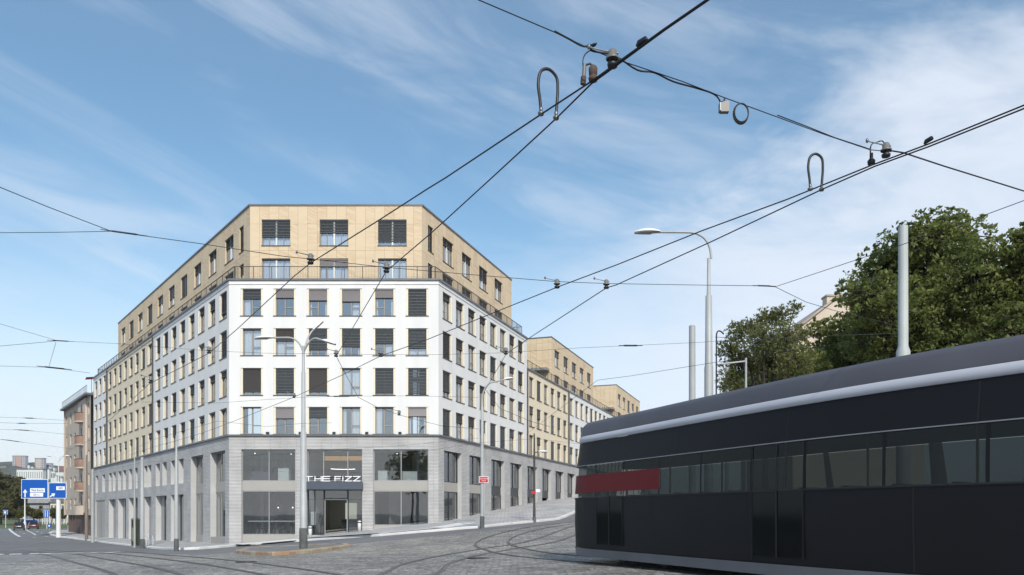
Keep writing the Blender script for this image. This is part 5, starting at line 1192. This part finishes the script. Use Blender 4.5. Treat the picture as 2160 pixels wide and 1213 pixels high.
def tree(name, label, base, blobs, nleaf, size, lm, seed, cat='tree', group=None, clumps=9, spread=.34, slim=.5, trunk_r=.28, shell=.35):
    r_ = np.random.default_rng(seed); t = thing(name, label, cat, base, group); t['_o'] = tuple(base); B = Vector(base)
    tot = sum(b[1]**2 for b in blobs); tk = MB(); top = max((b[0] for b in blobs), key=lambda v: v.z); mid = sum((b[0] for b in blobs), Vector())/len(blobs)
    fork = B.lerp(Vector((mid.x, mid.y, mid.z)), .55); tk.tube(arc(B-Vector((0,0,.3)), B.lerp(fork, .5)+Vector((.1,0,0)), fork, 6), [trunk_r*(1-.08*i) for i in range(7)], 'bark', 10)
    Cs = []; allc = []
    for c, r in blobs:
        tk2 = arc(fork, fork.lerp(c, .5)+Vector((0,0,r*.2)), c, 6); tk.tube(tk2, [trunk_r*.5*(1-.13*i) for i in range(7)], 'bark', 6)
        n = max(6, int(clumps*16*r*r/tot*len(blobs))) 
        for k in range(n):
            d = r_.normal(size=3); d /= np.linalg.norm(d); rad = r*(shell+(1.24-shell)*r_.random()**.7)
            q = Vector((c.x+d[0]*rad, c.y+d[1]*rad*.9, c.z+d[2]*rad*.85)); allc.append((q, r))
            if k % 6 == 0: tk.tube([c, c.lerp(q, .5)+Vector((0,0,.1*r)), q], [trunk_r*.14, trunk_r*.09, trunk_r*.03], 'bark', 4, False)
    tk.build('trunk', t)
    per = nleaf//len(allc); ctr = np.array([list(a[0]) for a in allc]); rr = np.array([a[1] for a in allc])
    idx = np.repeat(np.arange(len(allc)), per); n = len(idx); sz = r_.uniform(.45, 1.6, len(allc))
    off = r_.normal(size=(n, 3)); off /= np.linalg.norm(off, axis=1)[:,None]; off *= (r_.random(n)**.5)[:,None]*np.array([1.0, 1.0, .62])
    P = ctr[idx]+off*(rr[idx]*spread*.56*sz[idx])[:,None]
    a = r_.normal(size=(n, 3)); a /= np.linalg.norm(a, axis=1)[:,None]; up_ = np.array([0, 0, .7]); b = np.cross(a, r_.normal(size=(n, 3))+up_); b /= np.linalg.norm(b, axis=1)[:,None]
    s_ = size*r_.uniform(.6, 1.3, n)[:,None]; V = np.stack([P-a*s_, P+b*s_*slim, P+a*s_, P-b*s_*slim], 1).reshape(-1, 3)-np.array(B)
    me = bpy.data.meshes.new('crown'); me.vertices.add(4*n); me.vertices.foreach_set('co', V.ravel()); me.loops.add(4*n); me.loops.foreach_set('vertex_index', np.arange(4*n))
    me.polygons.add(n); me.polygons.foreach_set('loop_start', np.arange(0, 4*n, 4)); me.polygons.foreach_set('loop_total', np.full(n, 4)); me.materials.append(M[lm]); me.update(); me.validate()
    child('crown', me, t); return t
def blobs(L, d, jit=2.0, seed=1):
    r_ = random.Random(seed); out = []
    for px, py, rp in L:
        y = d+r_.uniform(-jit, jit); out.append((atd(px, py, y), rp*y/FPX))
    return out
def grd(px, y): x = (px-HX)/FPX*y; return Vector((x, y, gz(x, y)))
tree('tree', 'big dense green tree behind the stepped green pole', grd(1990, 35), blobs([(1975,500,60),(2035,505,50),(1905,520,48),(1870,570,60),(1960,580,85),(2050,590,85),(1830,625,55),(1800,610,28),(1880,660,75),(1960,680,90),(2060,690,90),(1840,710,60),(1930,760,80),(2040,780,80)], 35, 2.2, 3),
     56000, .10, 'leaves_dark', 11, clumps=16, spread=.36, trunk_r=.4)
tree('tree', 'broad green tree cut off by the right edge of the picture', grd(2190, 33), blobs([(2130,540,48),(2180,510,55),(2150,620,75),(2230,600,85),(2130,700,70),(2210,720,90),(2290,640,90),(2160,770,70)], 33, 1.6, 4),
     34000, .10, 'leaves_dark', 12, clumps=14, spread=.36, trunk_r=.35)
tree('ash_tree', 'airy feathery tree beside the curved street lamp', grd(1610, 31), blobs([(1540,735,26),(1562,700,26),(1590,690,24),(1618,672,26),(1650,664,22),(1676,648,14),(1610,720,36),(1655,712,36),(1690,704,20),(1560,765,36),(1620,770,45),(1680,765,40),(1545,800,30)], 31, 1.2, 5),
     13000, .085, 'leaves_olive', 13, clumps=15, spread=.30, slim=.28, trunk_r=.16)
tree('tree', 'low dark tree before the cream gable', grd(1760, 40), blobs([(1728,690,22),(1745,735,38),(1790,700,40),(1800,760,50),(1700,775,42),(1750,800,50),(1650,800,42),(1840,770,50),(1600,815,38),(1560,815,30)], 40, 1.6, 6),
     27000, .095, 'leaves_dark', 14, clumps=14, spread=.36, trunk_r=.22)
# gabled house behind the trees
y = 62; hb = grd(1770, y); hs_ = thing('gabled_house', 'cream gabled house with a chimney half hidden behind the trees', 'house', hb); hs_['_o'] = tuple(hb)
mat('gable_cream', (.62, .52, .42), .9, var=.05, vscale=.6, bump=.1); mat('roof_edge', (.40, .34, .28), .85, var=.2)
c = [atd(1672, 702, y), atd(1762, 632, y), atd(1850, 632, y), atd(1950, 702, y)]; mb = MB()
P_ = [(c[0].x, -1), (c[3].x, -1), (c[3].x, c[3].z), (c[2].x, c[2].z), (c[1].x, c[1].z), (c[0].x, c[0].z)]
mb.prism(P_, y, y+14, 'gable_cream'); mb.build('wall', hs_)
mb = MB()
for a, b in ((c[0], c[1]), (c[1], c[2]), (c[2], c[3])):
    d = (b-a).normalized(); n_ = Vector((-d.z, 0, d.x)); mb.prism([(v.x, v.z) for v in (a+n_*.02-d*.1, b+n_*.02+d*.02, b+n_*.16+d*.02, a+n_*.16-d*.1)], y-.2, y+14.2, 'roof_edge')
mb.build('roof', hs_); mb = MB(); k = atd(1762, 626, y); mb.box(WF, k.x-.55, k.x+.9, y+.3, y+1.2, k.z-1.2, k.z+.1, 'gable_cream'); mb.box(WF, k.x-.62, k.x+.97, y+.22, y+1.28, k.z+.1, k.z+.25, 'roof_edge'); mb.build('chimney', hs_)
for px in (1735, 1790, 1840):
    mb = MB(); k = atd(px, 750, y); mb.box(WF, k.x-.5, k.x+.5, y-.03, y+.05, k.z-.8, k.z+.8, 'blind_slate'); mb.build('window', hs_)
# ------------------------------------------------------------------ far left: hill, towers, trees, houses
g = G('hill_forest'); p = pos(g); c = g.mix(g.ramp(g.noise(p, .02, 8, .75), .35, .65), (.07, .08, .07), (.14, .145, .12)); g.l(c, g.b.inputs['Base Color']); g.b.inputs['Roughness'].default_value = 1
mb = MB(); rows = []; r_ = random.Random(3)
for j in range(30):
    yy = 560+j*30; rows.append([])
    for i in range(60):
        x = -900+i*16; h = 50+60*min(1, max(0, (yy-600)/500))*(1+.12*math.sin(i*.21)+.08*math.sin(i*.5+1))-50+r_.uniform(-2.6, 2.6)*(1 if j > 3 else .3)-(14 if j < 1 else 0)
        h = -4+71*(max(0, (yy-560)/540)**1.2 if yy < 1100 else 1+.0*(yy-1100))*(1+.10*math.sin(i*.21)+.05*math.sin(i*.5+1))+r_.uniform(-2.0, 2.0)*(1 if j > 2 else .2)
        rows[-1].append((x, yy, h))
mb.grid(rows, 'hill_forest', False); sobj(mb, 'hill')
mat('tower_pink', (.52, .34, .27), .9, var=.05); mat('tower_cream', (.55, .49, .42), .9); mat('tower_grey', (.50, .50, .52), .9); mat('office_white', (.66, .68, .64), .9, var=.04); mat('far_glass', (.12, .14, .17), .4); mat('house_cream', (.72, .64, .46), .9); mat('barn_grey', (.32, .32, .34), .9, var=.1); mat('brick_red', (.32, .13, .10), .9)
def hill_y(py, h):
    y = 620
    while y < 1098 and (HY-py)/FPX*y > -4+71*((y-560)/540)**1.2+h: y += 4
    return y
def block(name, label, px0, px1, ytop, Y, dep, m1, m2=None, floors=0, cols=0, cat='building', group=None, zb=None, split=None, ww=.6):
    if name == 'hill_house': Y = hill_y(ytop, 7); dep = 5
    a = atd(px0, ytop, Y); b = atd(px1, ytop, Y); z0 = zb if zb is not None else gz(-110, 145)-1; t = thing(name, label, cat, (a.x, Y, z0), group); t['_o'] = (a.x, Y, z0)
    mb = MB(); mb.box(WF, a.x, b.x, Y, Y+dep, z0, a.z, m1); mb.build('wall', t)
    if split: 
        mb = MB()
        for q0, q1 in split: mb.box(WF, a.x+(b.x-a.x)*q0, a.x+(b.x-a.x)*q1, Y-.8, Y-.01, z0, a.z-.6, m2)
        mb.build('front_panel', t)
    mb = MB(); mb.box(WF, a.x-.4, b.x+.4, Y-.4, Y+dep+.4, a.z, a.z+.5, 'flashing'); mb.build('roof', t)
    if floors:
        fh = (a.z-z0)/floors; cw = (b.x-a.x)/cols
        if floors*cols <= 60:
            for i in range(floors):
                for j in range(cols):
                    mb = MB(); x = a.x+cw*(j+.5); z = z0+fh*(i+.55); mb.box(WF, x-cw*ww/2, x+cw*ww/2, Y-.06, Y+.05, z-fh*.25, z+fh*.25, 'far_glass'); mb.build('window', t)
        else:
            mb = MB()
            for i in range(floors):
                for j in range(cols):
                    x = a.x+cw*(j+.5); z = z0+fh*(i+.55); mb.box(WF, x-cw*ww/2, x+cw*ww/2, Y-.86, Y+.05, z-fh*.22, z+fh*.22, 'far_glass')
            o = mb.build('window', t); o['kind'] = 'stuff'
    return t
block('tower_block', 'pinkish tower block on the wooded hill, the taller of two', 26, 53, 962, 1060, 7, 'tower_grey', 'tower_pink', 15, 6, group='tower blocks on the hill', zb=40, split=((.3,.75),), ww=.35)
block('tower_block', 'cream tower block on the wooded hill, the shorter of two', 73.5, 92, 967, 1060, 6, 'tower_grey', 'tower_cream', 13, 5, group='tower blocks on the hill', zb=40, split=((.15,.8),), ww=.35)
block('office_building', 'long white office building halfway up behind the blue signs', 35, 90, 990, 520, 4, 'office_white', None, 4, 12, zb=-4, ww=.25)
block('hill_house', 'low grey white houses at the top of the hill behind the lamp head', 96, 108, 978, 1000, 12, 'tower_grey', None, 3, 4, 'house', zb=50)
block('hill_house', 'red house on the hill beside the taupe apartment house', 121, 136, 984, 900, 12, 'brick_red', None, 2, 3, 'house', zb=30)
block('hill_house', 'small white terrace low on the hill right of the lamp', 118, 134, 996, 830, 12, 'office_white', None, 1, 5, 'house', zb=30)
block('hill_house', 'small white house on the hill left of the lamp', 107, 116, 994, 840, 12, 'office_white', None, 2, 2, 'house', zb=30)
block('hill_house', 'small pale house at the far left of the hill', 1, 12, 984, 950, 12, 'tower_cream', None, 2, 3, 'house', zb=30)
for i, (px, py, yy, w_) in enumerate(((6, 1001, 800, 3.5), (14, 1000, 810, 3), (58, 981, 960, 4), (66, 984, 930, 3.5), (100, 990, 870, 4), (112, 986, 920, 3), (116, 1004, 780, 4), (128, 1008, 760, 3.5))):
    block('hill_house', 'tiny pale house among the trees of the far hill', px, px+w_, py, yy, 6, 'office_white', None, 0, 0, 'house', 'tiny pale houses on the hill', zb=15)
# middle distance
t = block('warehouse', 'low grey warehouse beneath the large blue sign', 52, 104, 1064, 300, 20, 'barn_grey', None, 1, 6, ww=.8); a = atd(52, 1064, 300); b = atd(104, 1064, 300); mb = MB(); mb.prism([(a.x-1, a.z+.5), (b.x+1, a.z+.5), (b.x+1, a.z+3.6), (a.x+4, a.z+3.6)], 299, 321, 'barn_grey'); m2 = mb.mesh('gable_roof', t['_o']); child('gable_roof', m2, t)
t = block('house', 'cream low house with reddish windows behind the white sign post', 106, 151, 1061, 280, 14, 'house_cream', None, 2, 6)
leaf_specs = [('tree', 'large olive tree at the far left edge', [(2,1030,26),(22,1022,20),(-20,1020,30),(8,1062,28),(30,1056,20),(-25,1062,26)], 215, 'leaves_far', 14000, .42),
 ('tree', 'dark olive tree left of the large blue sign', [(40,1040,15),(36,1066,17),(44,1016,9),(55,1077,11),(22,1078,14)], 205, 'leaves_far', 9000, .4),
 ('shrub', 'yellowish shrub left of the thin lamp below the signs', [(42,1081,5.5),(40,1088,5)], 190, 'leaves_yellow', 1600, .22),
 ('shrub', 'bright green round shrub beneath the large blue sign', [(80,1080,6),(78,1087,7),(85,1088,6),(87,1070,3)], 180, 'leaves_yellow', 3200, .22),
 ('tree', 'dark green bush behind the thin lamp below the signs', [(62,1082,6),(68,1078,5),(72,1086,5)], 220, 'leaves_far', 1800, .3),
 ('shrub', 'olive shrub left of the white sign post', [(112,1078,6),(113,1087,6)], 190, 'leaves_olive', 1800, .22),
 ('shrub', 'green shrub between the white sign post and the brown house base', [(131,1080,5),(132,1088,6),(136,1074,3)], 175, 'leaves_olive', 2200, .22)]
for i, (nm, lb, bl, d, lm, nl, sz) in enumerate(leaf_specs):
    bx = blobs(bl, d, 3, i); x = bx[0][0].x; tree(nm, lb, Vector((sum(b[0].x for b in bx)/len(bx), d, -2.95)), bx, nl, sz, lm, 30+i, cat='tree' if nm == 'tree' else 'shrub', clumps=12, trunk_r=.3 if nm == 'tree' else .1, group='trees and shrubs in the left distance')
# far wood band at the foot of the hill
r_ = random.Random(8); fb_ = []
rows = []; nb_ = 26000; rg = np.random.default_rng(5); Px = rg.uniform(-520, -170, nb_); Py = 430+rg.normal(size=nb_)*16; Pz = rg.uniform(-5, 1, nb_)+(8+3.5*np.sin(Px*.09)+2.5*np.sin(Px*.23))*rg.random(nb_)**.4
a_ = rg.normal(size=(nb_, 3)); a_ /= np.linalg.norm(a_, axis=1)[:,None]; b_ = np.cross(a_, rg.normal(size=(nb_, 3))); b_ /= np.linalg.norm(b_, axis=1)[:,None]
P = np.stack([Px, Py, Pz], 1); V = np.stack([P-a_*.9, P+b_*.6, P+a_*.9, P-b_*.6], 1).reshape(-1, 3)
me = bpy.data.meshes.new('distant_wood'); me.from_pydata([tuple(v) for v in V], [], [(4*i, 4*i+1, 4*i+2, 4*i+3) for i in range(nb_)]); me.materials.append(M['leaves_far']); o = bpy.data.objects.new('distant_wood', me); sc.collection.objects.link(o)
tag(o, 'dark wood at the foot of the hill', 'wood', None, 'stuff')
# fence, small signs, bin, bench, posts
f0 = thing('fence', 'low pale railing fence behind the cars', 'fence', Vector((-137, 228, -2.9))); f0['_o'] = tuple(f0.location)
for k in range(13):
    x = (90+5*k-HX)/FPX*228; mb = MB(); mb.box(WF, x-.09, x+.09, 227.9, 228.1, -3.2, -.6, 'lamp_shell'); mb.build('post', f0)
x0 = (90-HX)/FPX*228; x1 = (150-HX)/FPX*228; mb = MB(); mb.box(WF, x0, x1, 227.95, 228.05, -.95, -.6, 'lamp_shell'); mb.build('top_rail', f0)
def small_sign(px, py, Y, w_, h_, label, extra, ptop=None, cat='sign', gap=0):
    b = grd(px, Y); t = thing('road_sign', label, cat, b, None); z = atd(px, py, Y).z-b.z
    m_ = MB(); m_.tube([(0,0,-.2),(0,0,z+h_/2)], .05, 'lamp_shell', 6); m_.build('post', t, True); m_ = MB(); m_.box(WF, -w_/2, w_/2, -.10, -.06, z-h_/2, z+h_/2, 'sign_white'); m_.build('border', t, True)
    m_ = MB(); e = .05; m_.box(WF, -w_/2+e, w_/2-e, -.13, -.102, z-h_/2+e, z+h_/2-e, 'sign_blue'); m_.build('panel', t, True); extra(t, z, w_, h_); return t
def lanes(t, z, w_, h_):
    for x in (-.2, .2): m_ = MB(); m_.box(WF, x*w_-.05*w_, x*w_+.05*w_, -.16, -.132, z-h_*.38, z+h_*.38, 'sign_white'); m_.build('white_bar', t, True)
small_sign(98.7, 1084.5, 150, 1.05, 1.55, 'blue road sign with two white bars between the signs posts', lanes)
def fig(t, z, w_, h_): m_ = MB(); m_.prism([(-.2*w_, z-.3*h_), (.25*w_, z-.3*h_), (.1*w_, z), (.3*w_, z+.3*h_), (-.05*w_, z+.15*h_), (-.25*w_, z+.3*h_)], -.16, -.132, 'sign_white'); m_.build('white_symbol', t, True)
small_sign(12, 1080.5, 165, .95, .9, 'small blue road sign at the far left kerb', fig)
b = grd(104.5, 132); t = thing('road_sign', 'low round blue sign with a white arrow beside the white sign post', 'sign', b); z = atd(104.5, 1108.5, 132).z-b.z
m_ = MB(); m_.tube([(0,0,-.2),(0,0,z)], .05, 'pole_grey', 6); m_.build('post', t, True); m_ = MB(); m_.tube([(0,-.06,z),(0,-.1,z)], .33, 'sign_blue', 20); m_.build('disc', t, True)
m_ = MB(); m_.prism([(-.2,z-.1),(.0,z+.14),(.2,z-.1),(.07,z-.1),(.07,z-.2),(-.07,z-.2),(-.07,z-.1)], -.13, -.105, 'sign_white'); m_.build('arrow', t, True)
for px, py0, Y, r0, lb in ((52.5, 1052, 160, .16, 'white lamp post below the large blue sign'), (9999, 0, 0, 0, '')):
    if px > 3000: continue
    b = grd(px, Y); t = thing('lamp_post', lb, 'street lamp', b); m_ = MB(); m_.tube([(0,0,-.2),(0,0,atd(px, 1050, Y).z-b.z)], [r0, r0*.6], 'lamp_shell', 8); m_.build('pole', t, True); m_ = MB(); m_.tube([(0,0,0),(0,0,1.4)], r0*1.5, 'lamp_shell', 8); m_.build('pole_foot', t, True)
b = grd(77, 170); m_ = MB(); m_.box(WF, -.25, .25, -.2, .2, 0, 1.0, 'lamp_shell'); m_.prism([(-.25, 1.0), (.25, 1.0), (.15, 1.15), (-.15, 1.15)], -.2, .2, 'lamp_shell'); o = m_.build('utility_box'); o.location = b; tag(o, 'small white utility box right of the distant red car', 'utility box')
m_ = MB(); b = grd(62, 215); m_.box(WF, -1.9, 1.9, -.6, .6, .1, 1.0, 'sign_blue'); m_.prism([(-2, 1.0), (2, 1.0), (1.7, 1.35), (-1.7, 1.35)], -.65, .65, 'sign_blue'); o = m_.build('waste_container'); o.location = b; tag(o, 'long blue waste container before the warehouse', 'container')
for i, px in enumerate((144, 150)):
    b = grd(px, 116); m_ = MB(); m_.tube([(0,0,0),(0,0,1.0)], .05, 'lamp_shell', 8); m_.blob((0,0,1.0), .06, .06, .05, 'lamp_shell', 8, 4); o = m_.build('bollard'); o.location = b; tag(o, ['white bollard standing clear of the brown house base', 'white bollard touching the brown house base'][i], 'bollard', 'white bollards')
# ------------------------------------------------------------------ cars
mat('car_black', (.012, .012, .018), .25, coat=.6); mat('car_red', (.09, .012, .02), .25, coat=.6); mat('car_glass', (.02, .025, .03), .08); mat('tyre', (.012, .012, .012), .9); mat('rim', (.3, .3, .3), .4, metal=.7); mat('tail_light', (.4, .01, .01), .3); mat('plate_white', (.8, .8, .78), .5); mat('bumper', (.03, .03, .03), .6)
def car(loc, rz, paint, label):
    t = thing('parked_car' if False else 'car', label, 'car', loc, 'cars driving away on the left road', rz)
    sec = [(-2.1,.30,.62,.80),(-2.05,.25,.92,.86),(-1.5,.22,.98,.88),(-.6,.20,.95,.9),(.8,.20,.92,.9),(1.6,.22,.80,.88),(2.05,.28,.66,.78)]    # y, z0, z1, half width; rear at -y
    b = MB(); rows = []
    for y_, z0, z1, w_ in sec: rows.append([(-w_*.92,y_,z0),(-w_,y_,z0+.2),(-w_,y_,z1-.12),(-w_*.93,y_,z1),(0,y_,z1+.03),(w_*.93,y_,z1),(w_,y_,z1-.12),(w_,y_,z0+.2),(w_*.92,y_,z0)])
    b.grid(rows, paint); b.face(rows[0], paint); b.face(rows[-1][::-1], paint)
    roof = [(-1.15,.60),(-.9,.66),(.1,.66),(.45,.60)]; b.grid([[(-w_,y_,1.40),(-w_*.8,y_,1.46),(0,y_,1.48),(w_*.8,y_,1.46),(w_,y_,1.40)] for y_, w_ in roof], paint); b.build('body', t, True)
    g_ = MB(); g_.grid([[(-.80,-1.75,.95),(0,-1.8,.97),(.80,-1.75,.95)],[(-.6,-1.15,1.41),(0,-1.15,1.47),(.6,-1.15,1.41)]], 'car_glass'); g_.build('rear_window', t, True)
    g_ = MB(); g_.grid([[(-.80,1.15,.93),(0,1.2,.95),(.80,1.15,.93)],[(-.6,.45,1.41),(0,.45,1.47),(.6,.45,1.41)]], 'car_glass'); g_.build('windscreen', t, True)
    for s_ in (-1, 1):
        g_ = MB(); g_.grid([[(s_*.80,-1.75,.95),(s_*.86,0,.95),(s_*.80,1.15,.93)],[(s_*.6,-1.15,1.41),(s_*.66,0,1.41),(s_*.6,.45,1.41)]], 'car_glass'); g_.build('side_window', t, True)
        l = MB(); l.box(WF, s_*.66-.14, s_*.66+.14, -2.12, -2.02, .72, .88, 'tail_light'); l.build('tail_light', t, True)
        for y_ in (-1.3, 1.3):
            w_ = MB(); w_.tube([(s_*.68,y_,.31),(s_*.88,y_,.31)], .31, 'tyre', 16); o = w_.build('wheel', t, True); w_ = MB(); w_.tube([(s_*.88,y_,.31),(s_*.90,y_,.31)], .19, 'rim', 12); w_.build('rim', o, True)
    l = MB(); l.box(WF, -.26, .26, -2.13, -2.1, .66, .80, 'plate_white'); l.build('number_plate', t, True); l = MB(); l.box(WF, -.84, .84, -2.16, -2.0, .28, .52, 'bumper'); l.build('bumper', t, True)
b = onground(40.5, 1118.3); car(b, R(33), 'car_black', 'black car driving away on the left road, the nearer of two')
b = onground(70.5, 1115.8); car(b, R(34), 'car_red', 'dark red car driving away on the left road')
# tree behind the viewer, seen mirrored in the corner window
tree('tree', 'leafy tree behind the viewer mirrored in the upper right corner window', Vector((-17, -16, -1.7)), [(Vector((-17,-16,6)), 2.6), (Vector((-15.2,-15,8)), 2.1), (Vector((-19,-17,8.4)), 2.2), (Vector((-17,-17,10)), 1.8), (Vector((-14.4,-16,5.2)), 1.6)], 9000, .18, 'leaves_dark', 77, trunk_r=.3)
# ------------------------------------------------------------------ haze
hm = bpy.data.materials.new('haze_air'); hm.use_nodes = True; nt = hm.node_tree; nt.nodes.clear()
o_ = nt.nodes.new('ShaderNodeOutputMaterial'); pv = nt.nodes.new('ShaderNodeVolumePrincipled'); pv.inputs['Color'].default_value = (.86, .90, .96, 1); pv.inputs['Density'].default_value = .00013; pv.inputs['Anisotropy'].default_value = .3
nt.links.new(pv.outputs[0], o_.inputs['Volume'])
hb_ = MB(); M['haze_air'] = hm; hb_.box(WF, -3300, 3300, -3300, 3500, -8, 120, 'haze_air'); o = hb_.build('haze'); o['kind'] = 'stuff'
